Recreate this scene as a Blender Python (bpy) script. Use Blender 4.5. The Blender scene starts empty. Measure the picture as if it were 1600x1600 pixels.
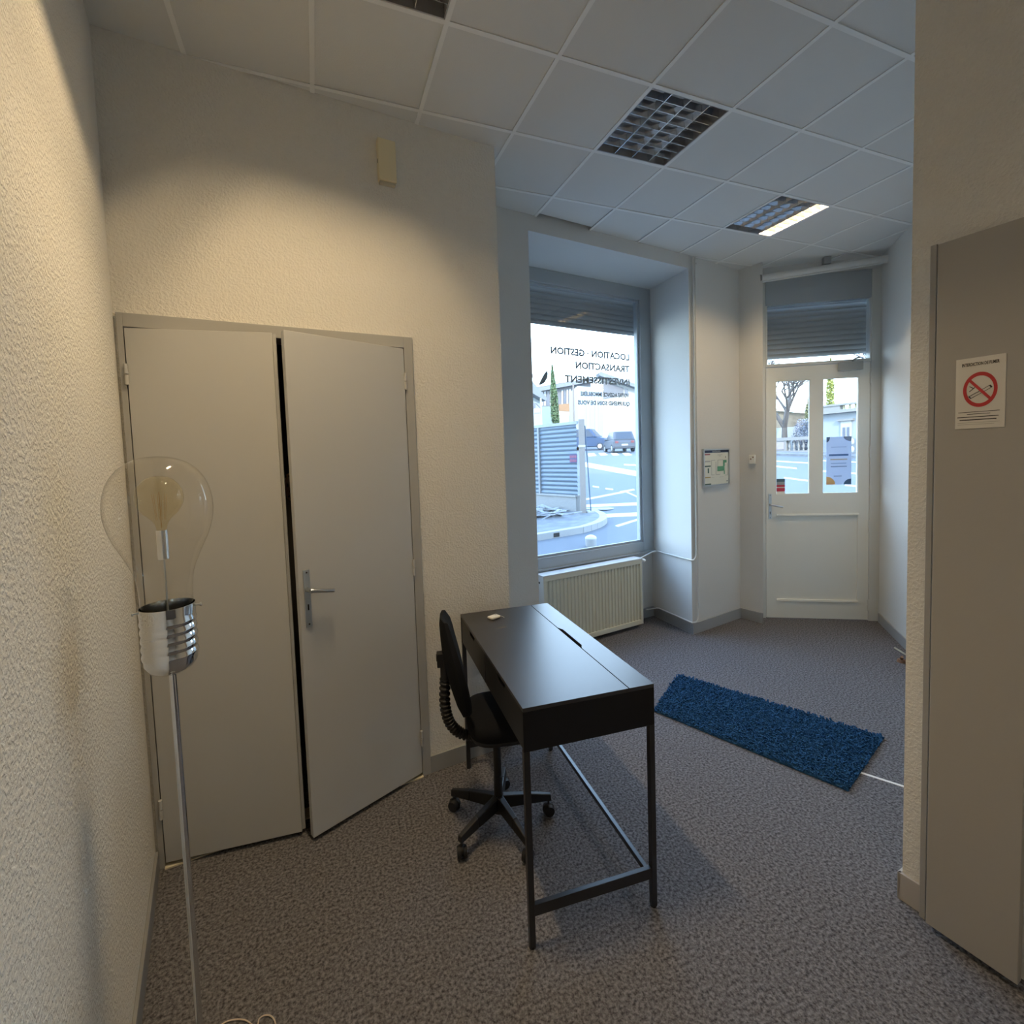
import bpy, bmesh, math, random
from mathutils import Vector, Matrix
random.seed(7)
SC = bpy.context.scene
COL = SC.collection
V = Vector

# ------------------------------------------------------------------ camera
F_PX, YAW, PIT, ROL, PX, PY = 733.812, 0.34008, -0.05723, 0.03511, 773.711, 755.351
EYE = V((0, 0, 1.7495))
def cam_axes():
    cy, sy, cp, sp = math.cos(YAW), math.sin(YAW), math.cos(PIT), math.sin(PIT)
    f = V((sy*cp, cy*cp, sp)); r = V((cy, -sy, 0)); d = f.cross(r)
    c, s = math.cos(ROL), math.sin(ROL)
    return f, c*r + s*d, -s*r + c*d
AF, AR, AD = cam_axes()
cam_data = bpy.data.cameras.new('camera')
cam = bpy.data.objects.new('camera', cam_data); COL.objects.link(cam)
M = Matrix((( AR.x, -AD.x, -AF.x), (AR.y, -AD.y, -AF.y), (AR.z, -AD.z, -AF.z))).to_4x4()
M.translation = EYE
cam.matrix_world = M
cam_data.sensor_fit = 'HORIZONTAL'; cam_data.sensor_width = 36.0
cam_data.lens = F_PX/1600*36
cam_data.shift_x = (800-PX)/1600; cam_data.shift_y = (PY-800)/1600
cam_data.clip_start = 0.02; cam_data.clip_end = 400
SC.camera = cam

# ------------------------------------------------------------------ exposure, world, sun
SC.view_settings.view_transform = 'Standard'
SC.view_settings.look = 'None'
SC.view_settings.gamma = 1.0
SC.view_settings.use_curve_mapping = False
SC.view_settings.exposure = 0.17
SC.cycles.use_denoising = True
SC.cycles.max_bounces = 10
SC.cycles.diffuse_bounces = 6
SC.cycles.glossy_bounces = 5
SC.cycles.transparent_max_bounces = 12
SC.cycles.caustics_reflective = False
SC.cycles.caustics_refractive = False
SC.cycles.sample_clamp_indirect = 6.0

SKY = 7.6
world = bpy.data.worlds.new('sky'); SC.world = world; world.use_nodes = True
wn = world.node_tree; wn.nodes.clear()
def N(nt, t, **kw):
    n = nt.nodes.new(t)
    for k, v in kw.items(): setattr(n, k, v)
    return n
wo = N(wn, 'ShaderNodeOutputWorld'); wb = N(wn, 'ShaderNodeBackground')
tc = N(wn, 'ShaderNodeTexCoord'); sx = N(wn, 'ShaderNodeSeparateXYZ'); cr = N(wn, 'ShaderNodeValToRGB')
wn.links.new(tc.outputs['Generated'], sx.inputs[0]); wn.links.new(sx.outputs['Z'], cr.inputs[0])
cr.color_ramp.elements[0].position = 0.0; cr.color_ramp.elements[0].color = (0.74, 0.93, 1.04, 1)
cr.color_ramp.elements[1].position = 0.8; cr.color_ramp.elements[1].color = (0.36, 0.60, 1.0, 1)
wn.links.new(cr.outputs[0], wb.inputs[0]); wb.inputs[1].default_value = SKY
wn.links.new(wb.outputs[0], wo.inputs[0])

def add_light(name, kind, loc, energy, color, direction=None, **kw):
    l = bpy.data.lights.new(name, kind); l.energy = energy; l.color = color
    for k, v in kw.items(): setattr(l, k, v)
    o = bpy.data.objects.new(name, l); COL.objects.link(o); o.location = loc
    if direction is not None:
        o.rotation_euler = V(direction).to_track_quat('-Z', 'Y').to_euler()
    return o
# winter sun from behind this building: lights the houses across the street only
add_light('sun', 'SUN', (0, -10, 20), 5.0, (1.0, 0.90, 0.74), (0.42, 0.80, -0.52), angle=0.01)

# ------------------------------------------------------------------ helpers: rays onto real surfaces
def ray(u, v): return AF + AR*((u-PX)/F_PX) + AD*((v-PY)/F_PX)
def onz(u, v, z=0.0):
    d = ray(u, v); return EYE + d*((z-EYE.z)/d.z)
def onv(u, v, a, b):
    n = V((b[1]-a[1], a[0]-b[0])); d = ray(u, v)
    t = (n.x*a[0]+n.y*a[1])/(n.x*d.x+n.y*d.y); return EYE + d*t
SLOPE = 0.055
def gz(x, y): return -0.15 + SLOPE*max(-1, 0.5*x+0.866*y-5)
def og(u, v, lift=0.0):
    d = ray(u, v)
    s = (-0.15-5*SLOPE-EYE.z)/(d.z-SLOPE*(0.5*d.x+0.866*d.y))
    p = EYE + d*s; p.z += lift; return p
def atd(u, v, dist):
    d = ray(u, v); return EYE + d*(dist/math.hypot(d.x, d.y))

# ------------------------------------------------------------------ materials
MATS = {}
def mat(name, col, rough=0.6, metal=0.0, spec=0.5, bump=None, var=None, emit=None, trans=None, coat=None):
    """bump=(scale, distance, detail)  var=(scale, colour2, contrast)"""
    if name in MATS: return MATS[name]
    m = bpy.data.materials.new(name); m.use_nodes = True; nt = m.node_tree
    b = nt.nodes['Principled BSDF']
    b.inputs['Base Color'].default_value = (*col, 1); b.inputs['Roughness'].default_value = rough
    b.inputs['Metallic'].default_value = metal; b.inputs['Specular IOR Level'].default_value = spec
    tcn = None
    if bump or var:
        tcn = N(nt, 'ShaderNodeTexCoord')
        geo = N(nt, 'ShaderNodeNewGeometry')
    if var:
        nz = N(nt, 'ShaderNodeTexNoise'); nz.inputs['Scale'].default_value = var[0]; nz.inputs['Detail'].default_value = 4
        nz.inputs['Roughness'].default_value = 0.65
        nt.links.new(geo.outputs['Position'], nz.inputs['Vector'])
        r = N(nt, 'ShaderNodeValToRGB'); c = var[2]
        r.color_ramp.elements[0].position = 0.5-c; r.color_ramp.elements[1].position = 0.5+c
        r.color_ramp.elements[0].color = (*var[1], 1); r.color_ramp.elements[1].color = (*col, 1)
        nt.links.new(nz.outputs['Fac'], r.inputs[0]); nt.links.new(r.outputs[0], b.inputs['Base Color'])
    if bump:
        nz = N(nt, 'ShaderNodeTexNoise'); nz.inputs['Scale'].default_value = bump[0]; nz.inputs['Detail'].default_value = bump[2] if len(bump) > 2 else 2
        nt.links.new(geo.outputs['Position'], nz.inputs['Vector'])
        bp = N(nt, 'ShaderNodeBump'); bp.inputs['Distance'].default_value = bump[1]; bp.inputs['Strength'].default_value = 1.0
        src = nz.outputs['Fac']
        if len(bump) > 3:
            mr = N(nt, 'ShaderNodeMapRange'); mr.inputs['From Min'].default_value = bump[3]; mr.inputs['From Max'].default_value = bump[4]
            mr.interpolation_type = 'SMOOTHSTEP'
            nt.links.new(src, mr.inputs['Value']); src = mr.outputs[0]
        nt.links.new(src, bp.inputs['Height']); nt.links.new(bp.outputs[0], b.inputs['Normal'])
    if emit:
        b.inputs['Emission Color'].default_value = (*emit[0], 1); b.inputs['Emission Strength'].default_value = emit[1]
    if coat: b.inputs['Coat Weight'].default_value = coat
    MATS[name] = m; return m
def glass(name, tint=(1, 1, 1), refl=1.0):
    m = bpy.data.materials.new(name); m.use_nodes = True; nt = m.node_tree; nt.nodes.clear()
    o = N(nt, 'ShaderNodeOutputMaterial'); mx = N(nt, 'ShaderNodeMixShader'); t = N(nt, 'ShaderNodeBsdfTransparent')
    g = N(nt, 'ShaderNodeBsdfGlossy'); t.inputs['Color'].default_value = (*tint, 1); g.inputs['Roughness'].default_value = 0.0
    # Schlick: 0.045 + 0.955*facing^5, the same from either side of the thin pane
    lw_ = N(nt, 'ShaderNodeLayerWeight'); lw_.inputs['Blend'].default_value = 0.5
    pw = N(nt, 'ShaderNodeMath', operation='POWER'); pw.inputs[1].default_value = 5.0
    ma = N(nt, 'ShaderNodeMath', operation='MULTIPLY_ADD'); ma.inputs[1].default_value = 0.9; ma.inputs[2].default_value = 0.045*refl
    nt.links.new(lw_.outputs['Facing'], pw.inputs[0]); nt.links.new(pw.outputs[0], ma.inputs[0]); nt.links.new(ma.outputs[0], mx.inputs[0])
    nt.links.new(t.outputs[0], mx.inputs[1]); nt.links.new(g.outputs[0], mx.inputs[2])
    nt.links.new(mx.outputs[0], o.inputs[0]); return m
def paper_thin(name, col):
    m = bpy.data.materials.new(name); m.use_nodes = True; nt = m.node_tree; nt.nodes.clear()
    o = N(nt, 'ShaderNodeOutputMaterial'); mx = N(nt, 'ShaderNodeMixShader'); mx.inputs[0].default_value = 0.35
    d = N(nt, 'ShaderNodeBsdfDiffuse'); t = N(nt, 'ShaderNodeBsdfTranslucent')
    d.inputs[0].default_value = (*col, 1); t.inputs[0].default_value = (*col, 1)
    nt.links.new(d.outputs[0], mx.inputs[1]); nt.links.new(t.outputs[0], mx.inputs[2]); nt.links.new(mx.outputs[0], o.inputs[0]); return m
def emitter(name, col, s):
    m = bpy.data.materials.new(name); m.use_nodes = True; nt = m.node_tree; nt.nodes.clear()
    o = N(nt, 'ShaderNodeOutputMaterial'); e = N(nt, 'ShaderNodeEmission'); e.inputs[0].default_value = (*col, 1); e.inputs[1].default_value = s
    nt.links.new(e.outputs[0], o.inputs[0]); return m

m_stucco = mat('wall_stucco', (0.80, 0.78, 0.73), 0.85, bump=(95, 0.0015, 2.5, 0.38, 0.66), spec=0.3)
m_wallf = mat('wall_fine_stucco', (0.68, 0.68, 0.66), 0.85, bump=(110, 0.0010, 2), spec=0.3)
m_trimgrey = mat('grey_trim_paint', (0.34, 0.35, 0.36), 0.5)
m_doorgrey = mat('grey_door_paint', (0.55, 0.555, 0.55), 0.42, bump=(35, 0.0004, 3))
m_door3 = mat('brown_grey_door_paint', (0.40, 0.385, 0.36), 0.5, bump=(60, 0.0004, 3))
m_white = mat('white_paint', (0.70, 0.70, 0.68), 0.5)
m_whitedoor = mat('street_door_paint', (0.80, 0.80, 0.74), 0.45)
m_frame = mat('blue_grey_window_paint', (0.40, 0.44, 0.47), 0.45)
m_tile = mat('ceiling_tile_fleece', (0.74, 0.74, 0.72), 0.9, bump=(260, 0.0008, 2), spec=0.2)
m_bar = mat('ceiling_grid_enamel', (0.88, 0.88, 0.86), 0.5)
m_slab = mat('plenum_dark', (0.05, 0.05, 0.05), 0.9)
m_carpet = mat('carpet_loop', (0.245, 0.238, 0.248), 1.0, spec=0.1, var=(88, (0.052, 0.050, 0.053), 0.15), bump=(150, 0.0035, 3))
m_rug = mat('rug_blue_pile', (0.036, 0.115, 0.235), 1.0, spec=0.1, var=(30, (0.018, 0.065, 0.145), 0.2))
m_black = mat('desk_black_lacquer', (0.009, 0.009, 0.012), 0.42, spec=0.35)
m_desktop = mat('desk_top_lacquer', (0.024, 0.024, 0.028), 0.34, spec=1.0)
m_blackmetal = mat('black_powder_coat', (0.02, 0.02, 0.024), 0.32, spec=0.6)
m_chairfab = mat('chair_fabric', (0.010, 0.011, 0.014), 0.95, spec=0.15, bump=(400, 0.001, 2))
m_chairpl = mat('chair_plastic', (0.009, 0.009, 0.011), 0.5)
m_chrome = mat('chrome', (0.80, 0.82, 0.84), 0.07, metal=1.0)
m_steel = mat('satin_steel', (0.55, 0.58, 0.60), 0.3, metal=1.0)
m_alu = mat('brushed_plate', (0.55, 0.60, 0.64), 0.38, metal=0.8)
m_louvre = mat('louvre_mirror', (0.78, 0.78, 0.79), 0.20, metal=1.0)
m_louvreback = mat('fixture_reflector', (0.50, 0.49, 0.49), 0.4, metal=0.5)
m_cream = mat('cream_plastic', (0.85, 0.76, 0.52), 0.5)
m_whitepl = mat('white_plastic', (0.80, 0.79, 0.74), 0.4)
m_rad = mat('radiator_enamel', (0.66, 0.65, 0.54), 0.38)
m_dark = mat('dark_hole', (0.01, 0.01, 0.01), 0.9)
m_brown = mat('brown_wood', (0.22, 0.12, 0.07), 0.5)
m_red = mat('sign_red', (0.52, 0.03, 0.035), 0.5)
m_ink = mat('print_black', (0.035, 0.03, 0.03), 0.6)
m_paper = mat('sign_white', (0.72, 0.69, 0.63), 0.5)
g_win = glass('window_glass', (0.97, 0.99, 1.0))
g_bulb = glass('clear_bulb_glass', (0.985, 0.975, 0.95), 0.9)
g_amber = glass('amber_bulb_glass', (0.975, 0.94, 0.83), 1.3)
m_tube_on = emitter('tube_glow', (1.0, 0.66, 0.22), 6.0)
m_tube_off = mat('tube_off', (0.7, 0.7, 0.68), 0.3)

# ------------------------------------------------------------------ mesh builder
ROOTM = {}
class MB:
    def __init__(s): s.bm = bmesh.new()
    def face(s, pts):
        try: return s.bm.faces.new([s.bm.verts.new(p) for p in pts])
        except ValueError: return None
    def hexa(s, b, t):
        vb = [s.bm.verts.new(p) for p in b]; vt = [s.bm.verts.new(p) for p in t]; n = len(b)
        s.bm.faces.new(vb[::-1]); s.bm.faces.new(vt)
        for i in range(n): s.bm.faces.new([vb[i], vb[(i+1) % n], vt[(i+1) % n], vt[i]])
        return s
    def prism(s, poly, z0, z1):
        a = sum(poly[i][0]*poly[(i+1) % len(poly)][1]-poly[(i+1) % len(poly)][0]*poly[i][1] for i in range(len(poly)))
        if a < 0: poly = poly[::-1]
        return s.hexa([(p[0], p[1], z0) for p in poly], [(p[0], p[1], z1) for p in poly])
    def box(s, x0, x1, y0, y1, z0, z1):
        return s.prism([(x0, y0), (x1, y0), (x1, y1), (x0, y1)], z0, z1)
    def obox(s, fr, s0, s1, n0, n1, z0, z1):
        """fr: frame with .o .u .n ; box in wall coordinates"""
        P = lambda a, b: (fr.o.x+fr.u.x*a+fr.n.x*b, fr.o.y+fr.u.y*a+fr.n.y*b)
        return s.prism([P(s0, n0), P(s1, n0), P(s1, n1), P(s0, n1)], z0, z1)
    def cyl(s, p0, p1, r0, r1=None, n=14, cap=True):
        r1 = r0 if r1 is None else r1
        p0, p1 = V(p0), V(p1); ax = (p1-p0).normalized()
        a = ax.orthogonal().normalized(); b = ax.cross(a)
        A = [s.bm.verts.new(p0+(a*math.cos(t)+b*math.sin(t))*r0) for t in [2*math.pi*i/n for i in range(n)]]
        B = [s.bm.verts.new(p1+(a*math.cos(t)+b*math.sin(t))*r1) for t in [2*math.pi*i/n for i in range(n)]]
        for i in range(n): s.bm.faces.new([A[i], A[(i+1) % n], B[(i+1) % n], B[i]])
        if cap: s.bm.faces.new(A[::-1]); s.bm.faces.new(B)
        return s
    def tube(s, pts, r, n=10, cap=True):
        pts = [V(p) for p in pts]; rings = []; ref = None
        for i, p in enumerate(pts):
            if i == 0: t = pts[1]-p
            elif i == len(pts)-1: t = p-pts[i-1]
            else: t = (pts[i+1]-p).normalized()+(p-pts[i-1]).normalized()
            t.normalize()
            if ref is None: a = t.orthogonal().normalized()
            else: a = (ref-t*ref.dot(t)).normalized()
            ref = a; b = t.cross(a); rr = r[i] if isinstance(r, (list, tuple)) else r
            rings.append([s.bm.verts.new(p+(a*math.cos(w)+b*math.sin(w))*rr) for w in [2*math.pi*k/n for k in range(n)]])
        for A, B in zip(rings, rings[1:]):
            for i in range(n): s.bm.faces.new([A[i], A[(i+1) % n], B[(i+1) % n], B[i]])
        if cap: s.bm.faces.new(rings[0][::-1]); s.bm.faces.new(rings[-1])
        return s
    def lathe(s, prof, c, n=32, close=False):
        """prof: [(r, z)...] about vertical axis at c"""
        rings = []
        for r, z in prof:
            if r < 1e-5: rings.append([s.bm.verts.new((c[0], c[1], c[2]+z))])
            else: rings.append([s.bm.verts.new((c[0]+r*math.cos(w), c[1]+r*math.sin(w), c[2]+z)) for w in [2*math.pi*k/n for k in range(n)]])
        for A, B in zip(rings, rings[1:]):
            for i in range(n):
                j = (i+1) % n
                if len(A) == 1 and len(B) > 1: s.bm.faces.new([A[0], B[j], B[i]])
                elif len(B) == 1 and len(A) > 1: s.bm.faces.new([A[i], A[j], B[0]])
                elif len(A) > 1: s.bm.faces.new([A[i], A[j], B[j], B[i]])
        return s
    def ell(s, c, r, nu=20, nv=12, rot=None, sq=1.0):
        """superellipsoid"""
        def pw(x, e): return math.copysign(abs(x)**e, x)
        R = rot or Matrix.Identity(3); rows = []
        for j in range(nv+1):
            ph = -math.pi/2+math.pi*j/nv
            if j in (0, nv):
                rows.append([s.bm.verts.new(V(c)+R@V((0, 0, r[2]*(1 if j else -1))))]); continue
            row = []
            for i in range(nu):
                th = 2*math.pi*i/nu
                p = V((r[0]*pw(math.cos(ph), sq)*pw(math.cos(th), sq), r[1]*pw(math.cos(ph), sq)*pw(math.sin(th), sq), r[2]*pw(math.sin(ph), sq)))
                row.append(s.bm.verts.new(V(c)+R@p))
            rows.append(row)
        for A, B in zip(rows, rows[1:]):
            for i in range(nu):
                j = (i+1) % nu
                if len(A) == 1: s.bm.faces.new([A[0], B[j], B[i]])
                elif len(B) == 1: s.bm.faces.new([A[i], A[j], B[0]])
                else: s.bm.faces.new([A[i], A[j], B[j], B[i]])
        return s
    def xf(s, Mx):
        bmesh.ops.transform(s.bm, matrix=Mx, verts=s.bm.verts); return s
    def build(s, name, m, parent=None, smooth=False, bevel=0, local=False, **props):
        bmesh.ops.recalc_face_normals(s.bm, faces=s.bm.faces)
        if parent is not None and not local:
            R = parent
            while R.parent: R = R.parent
            Mx = ROOTM.get(R.name)
            if Mx is not None: bmesh.ops.transform(s.bm, matrix=Mx.inverted(), verts=s.bm.verts)
        me = bpy.data.meshes.new(name); s.bm.to_mesh(me); s.bm.free()
        me.materials.append(m)
        if smooth:
            for p in me.polygons: p.use_smooth = True
            me.set_sharp_from_angle(angle=math.radians(40))
        o = bpy.data.objects.new(name, me); COL.objects.link(o)
        if parent: o.parent = parent
        if bevel:
            b = o.modifiers.new('bevel', 'BEVEL'); b.width = bevel; b.segments = 2; b.limit_method = 'ANGLE'
        for k, v in props.items(): o[k] = v
        return o
def thing(name, label, cat, loc=(0, 0, 0), rz=0, group=None, kind=None):
    o = bpy.data.objects.new(name, None); COL.objects.link(o)
    o.location = loc; o.rotation_euler = (0, 0, rz); o.empty_display_size = 0.1
    ROOTM[o.name] = Matrix.Translation(V(loc)) @ Matrix.Rotation(rz, 4, 'Z')
    if label: o['label'] = label
    if cat: o['category'] = cat
    if group: o['group'] = group
    if kind: o['kind'] = kind
    return o
def tag(o, label, cat, group=None):
    o['label'] = label; o['category'] = cat
    if group: o['group'] = group
    return o
def dup(o, parent=None):
    c = o.copy(); COL.objects.link(c)
    if parent: c.parent = parent
    for ch in [x for x in bpy.data.objects if x.parent == o]: dup(ch, c)
    return c
class FR:
    """wall frame: origin, direction along, normal (towards the room)"""
    def __init__(s, a, b, flip=False):
        s.o = V((a[0], a[1])); d = V((b[0]-a[0], b[1]-a[1])); s.L = d.length; s.u = d.normalized()
        s.n = V((s.u.y, -s.u.x)) * (-1 if flip else 1)
    def P(s, a, n, z=0): return V((s.o.x+s.u.x*a+s.n.x*n, s.o.y+s.u.y*a+s.n.y*n, z))
    def s_of(s, p): return (V((p[0], p[1]))-s.o).dot(s.u)
    def px(s, u, v, n=0.0):
        a = s.P(0, n); b = s.P(1, n); p = onv(u, v, a, b); return s.s_of(p), p.z
def text(name, body, size, fr, s, n, z, m, parent, align='LEFT', mirror=False, sx=1.0, sy=1.0, th=0.0008, bold=0.0):
    cu = bpy.data.curves.new(name, 'FONT'); cu.body = body; cu.size = size; cu.align_x = align; cu.align_y = 'CENTER'
    cu.extrude = th; cu.resolution_u = 2; cu.offset = bold
    t = bpy.data.objects.new('t', cu)
    me = bpy.data.meshes.new_from_object(t); bpy.data.objects.remove(t); bpy.data.curves.remove(cu)
    u = V((fr.u.x, fr.u.y, 0)); nn = V((fr.n.x, fr.n.y, 0))
    if mirror: u = -u; nn = -nn
    b = MB(); b.bm.from_mesh(me); bpy.data.meshes.remove(me)
    up = V((0, 0, 1)); o = fr.P(s, n, z)
    Mx = Matrix(((u.x*sx, up.x*sy, nn.x, o.x), (u.y*sx, up.y*sy, nn.y, o.y), (u.z*sx, up.z*sy, nn.z, o.z), (0, 0, 0, 1)))
    b.xf(Mx)
    return b.build(name, m, parent)

CZ = 3.503          # ceiling height
HT = 3.80           # top of the walls
# ------------------------------------------------------------------ plan
C_L = (-0.785, 2.362); C_R = (0.985, 2.600)
CUP = FR(C_L, C_R)
LW0 = (-0.302, 0.0); LWC = (-0.797, 2.360)     # left wall runs from behind the camera to the cupboard corner
WIN_A = (0.905, 3.142); WIN_B = (3.17, 3.505)
PIER = (3.93, 3.66); JAMB = (3.99, 3.44)
D_L = (4.147, 3.541); D_R = (4.962, 3.075)
RW0 = (5.035, 3.045); RW1 = (4.45, 2.435); RW2 = (2.16, -0.1)
PA = (1.990, 1.107); PB = (2.125, 0.08)       # partition face
WF = FR(WIN_A, WIN_B); P2 = FR((1.22, 3.772), (3.18, 4.087)); DF = FR(D_L, D_R)
PF = FR(PB, PA, flip=True)                        # along from back to the edge, normal towards the room
if PF.n.x > 0: PF.n = -PF.n
ROOM = [LWC, C_R, WIN_A, WIN_B, PIER, JAMB, (4.118, 3.557), (5.035, 3.032), RW1, RW2, (2.262, 0.10), (2.128, 1.125), PA, PB, (2.20, -2.4), (0.10, -2.4), LW0]

def struct(b, name, m, **kw): return b.build(name, m, kind='structure', **kw)
# floor: carpet over a slab
b = MB(); b.prism([(-1.6, -2.6), (3.0, -2.6), (5.25, 2.6), (5.10, 3.06), (4.09, 3.63), (3.2, 4.15), (1.0, 3.85), (0.6, 3.3), (-1.6, 3.1)], -0.10, 0.0)
struct(b, 'floor', m_carpet)
# left wall
b = MB(); b.prism([LWC, LW0, (0.10, -2.4), (-0.1, -2.4), (-0.5, 0), (-1.0, 2.45)], -0.1, HT); struct(b, 'wall_left', m_stucco)
b = MB(); b.prism([(0.10, -2.4), (2.20, -2.4), (2.2, -2.55), (-0.1, -2.55)], -0.1, HT); struct(b, 'wall_rear', m_stucco)
# cupboard wall with its opening
so0, so1, zo = 0.012, 1.204, 2.345
b = MB()
b.obox(CUP, -0.10, so0, -0.12, 0, -0.1, HT); b.obox(CUP, so1, CUP.L, -0.12, 0, -0.1, HT); b.obox(CUP, so0, so1, -0.12, 0, zo, HT)
b.prism([CUP.P(CUP.L-0.12, -0.12)[:2], CUP.P(CUP.L, -0.12)[:2], WIN_A, (0.78, 3.125)], -0.1, HT)
struct(b, 'wall_back', m_stucco)
# closet behind the doors
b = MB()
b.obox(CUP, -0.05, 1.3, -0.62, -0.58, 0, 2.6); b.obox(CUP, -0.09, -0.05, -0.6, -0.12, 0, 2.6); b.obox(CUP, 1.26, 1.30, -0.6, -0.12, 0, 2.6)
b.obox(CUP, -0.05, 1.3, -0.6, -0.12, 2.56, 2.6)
struct(b, 'wall_closet', mat('closet_dark', (0.06, 0.055, 0.05), 0.9))  # near-black colour on all closet walls
# window wall: left pier, lintel, under-window wall, and the block up to the street door
zs, zl = 0.70, 3.392
rec_l = (1.467, 3.232); rl2 = (1.40, 3.802)
b = MB()
b.prism([WIN_A, rec_l, rl2, (1.36, 3.98), (0.78, 3.9), (0.78, 3.13)], -0.3, HT)
b.prism([rec_l, WIN_B, (3.18, 4.087), (3.19, 4.27), (1.36, 3.98), rl2], zl, HT)
b.prism([rl2, (3.18, 4.087), (3.19, 4.27), (1.36, 3.98)], -0.3, zs)
struct(b, 'wall_window', m_wallf)
b = MB()
b.prism([WIN_B, PIER, JAMB, (4.118, 3.557), (4.16, 3.64), (4.20, 3.72), (3.60, 4.17), (3.19, 4.27), (3.18, 4.087)], -0.3, HT)
struct(b, 'wall_entry', m_wallf)
b = MB(); b.prism([(4.118, 3.557), (5.035, 3.032), (5.12, 3.18), (4.20, 3.72)], 3.40, HT); struct(b, 'wall_above_door', m_wallf)
b = MB(); b.prism([RW0, RW1, RW2, (2.45, -0.2), (4.75, 2.35), (5.25, 2.9), (5.12, 3.20)], -0.3, HT); struct(b, 'wall_right', m_wallf)
# partition on the right
b = MB(); b.prism([PA, PB, (2.20, -2.4), (2.36, -2.4), (2.262, 0.10), (2.128, 1.125)], -0.1, HT); struct(b, 'wall_partition', m_stucco)
b = MB(); b.prism([(2.26, 0.10), RW2, (2.45, -0.2), (2.33, -0.35)], -0.1, HT); struct(b, 'wall_partition_end', m_stucco)

# upper storeys of this building (keeps the winter sun off the street side)
up = MB(); up.prism([(-9, -5), (3.4, -5), (5.16, 2.9), (5.12, 3.12), (4.2, 3.68), (3.5, 4.17), (-9, 2.45)], HT+0.001, 10.5)
up.build('building_above', mat('render_beige', (0.5, 0.46, 0.40), 0.9), kind='structure')
lw = MB(); lw.prism([(-9, 2.30), (-9, 2.45), (0.77, 3.95), (0.77, 3.78)], -0.3, HT); lw.build('wall_street', MATS['render_beige'], kind='structure')

# baseboards
def baseboard(name, a, c, t=0.012, h=0.095, e0=0, e1=0, m=m_trimgrey, flip=False):
    f = FR(a, c, flip); b = MB(); b.obox(f, -e0, f.L+e1, 0, t, 0, h); return b.build(name, m, kind='structure', bevel=0.002)
baseboard('baseboard_left', LW0, LWC, e1=-0.018, h=0.09, m=mat('left_trim_darkened', (0.27, 0.275, 0.28), 0.5))  # trim grey darkened in colour to offset the strong lamp light here
baseboard('baseboard_back', CUP.P(1.247, 0)[:2], C_R)
baseboard('baseboard_window', WIN_A, rec_l, h=0.1)
baseboard('baseboard_recess', (3.18, 4.087), WIN_B, flip=True, h=0.105, e0=-0.012, e1=0.012)
baseboard('baseboard_under_window', rl2, (3.18, 4.087), h=0.105)
baseboard('baseboard_pier', WIN_B, PIER, h=0.105)
baseboard('baseboard_jamb', PIER, JAMB, h=0.105, e0=-0.012)
baseboard('baseboard_right', RW0, RW1, h=0.09, e0=-0.05)
baseboard('baseboard_right_far', RW1, RW2, h=0.09)
m_bbp = mat('baseboard_partition', (0.46, 0.43, 0.40), 0.5)
o = MB(); o.obox(PF, PF.L-0.068, PF.L+0.012, 0, 0.012, 0, 0.107); o.prism([PF.P(PF.L, 0.012)[:2], PF.P(PF.L+0.012, 0.012)[:2], (2.14, 1.137), (2.14, 1.125)], 0, 0.107)
o.build('baseboard_partition', m_bbp, kind='structure', bevel=0.002)

# ------------------------------------------------------------------ ceiling
ceil = MB().prism([(-1.1, -2.55), (2.5, -2.55), (5.25, 2.6), (5.15, 3.3), (3.3, 4.4), (-1.1, 3.7)], 3.72, 3.80).build('ceiling', m_slab, kind='structure')
T = 0.51; GO = V((1.0545, 1.9415)); GA = 0.02356
gu = V((math.cos(GA), math.sin(GA))); gv = V((-gu.y, gu.x))
def G(i, j): p = GO+gu*(i*T)+gv*(j*T); return (p.x, p.y)
def clip(subject, conv):
    out = list(subject)
    a = sum(conv[i][0]*conv[(i+1) % len(conv)][1]-conv[(i+1) % len(conv)][0]*conv[i][1] for i in range(len(conv)))
    if a < 0: conv = conv[::-1]
    for i in range(len(conv)):
        A, B = conv[i], conv[(i+1) % len(conv)]
        ins = lambda p: (B[0]-A[0])*(p[1]-A[1])-(B[1]-A[1])*(p[0]-A[0]) >= 0
        res = []
        for k in range(len(out)):
            P, Q = out[k-1], out[k]; ip, iq = ins(P), ins(Q)
            if ip != iq:
                d1 = (B[0]-A[0])*(P[1]-A[1])-(B[1]-A[1])*(P[0]-A[0]); d2 = (B[0]-A[0])*(Q[1]-A[1])-(B[1]-A[1])*(Q[0]-A[0])
                t = d1/(d1-d2); res.append((P[0]+(Q[0]-P[0])*t, P[1]+(Q[1]-P[1])*t))
            if iq: res.append(Q)
        out = res
        if not out: return []
    cl = []
    for p in out:
        if not cl or math.hypot(p[0]-cl[-1][0], p[1]-cl[-1][1]) > 1e-4: cl.append(p)
    if len(cl) > 1 and math.hypot(cl[0][0]-cl[-1][0], cl[0][1]-cl[-1][1]) < 1e-4: cl.pop()
    return cl if len(cl) > 2 else []
def area(p): return abs(sum(p[i][0]*p[(i+1) % len(p)][1]-p[(i+1) % len(p)][0]*p[i][1] for i in range(len(p))))/2
LIGHTS = [(1, 0), (4, 1), (-2, -1), (-1, -5)]
e = 0.014
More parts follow.
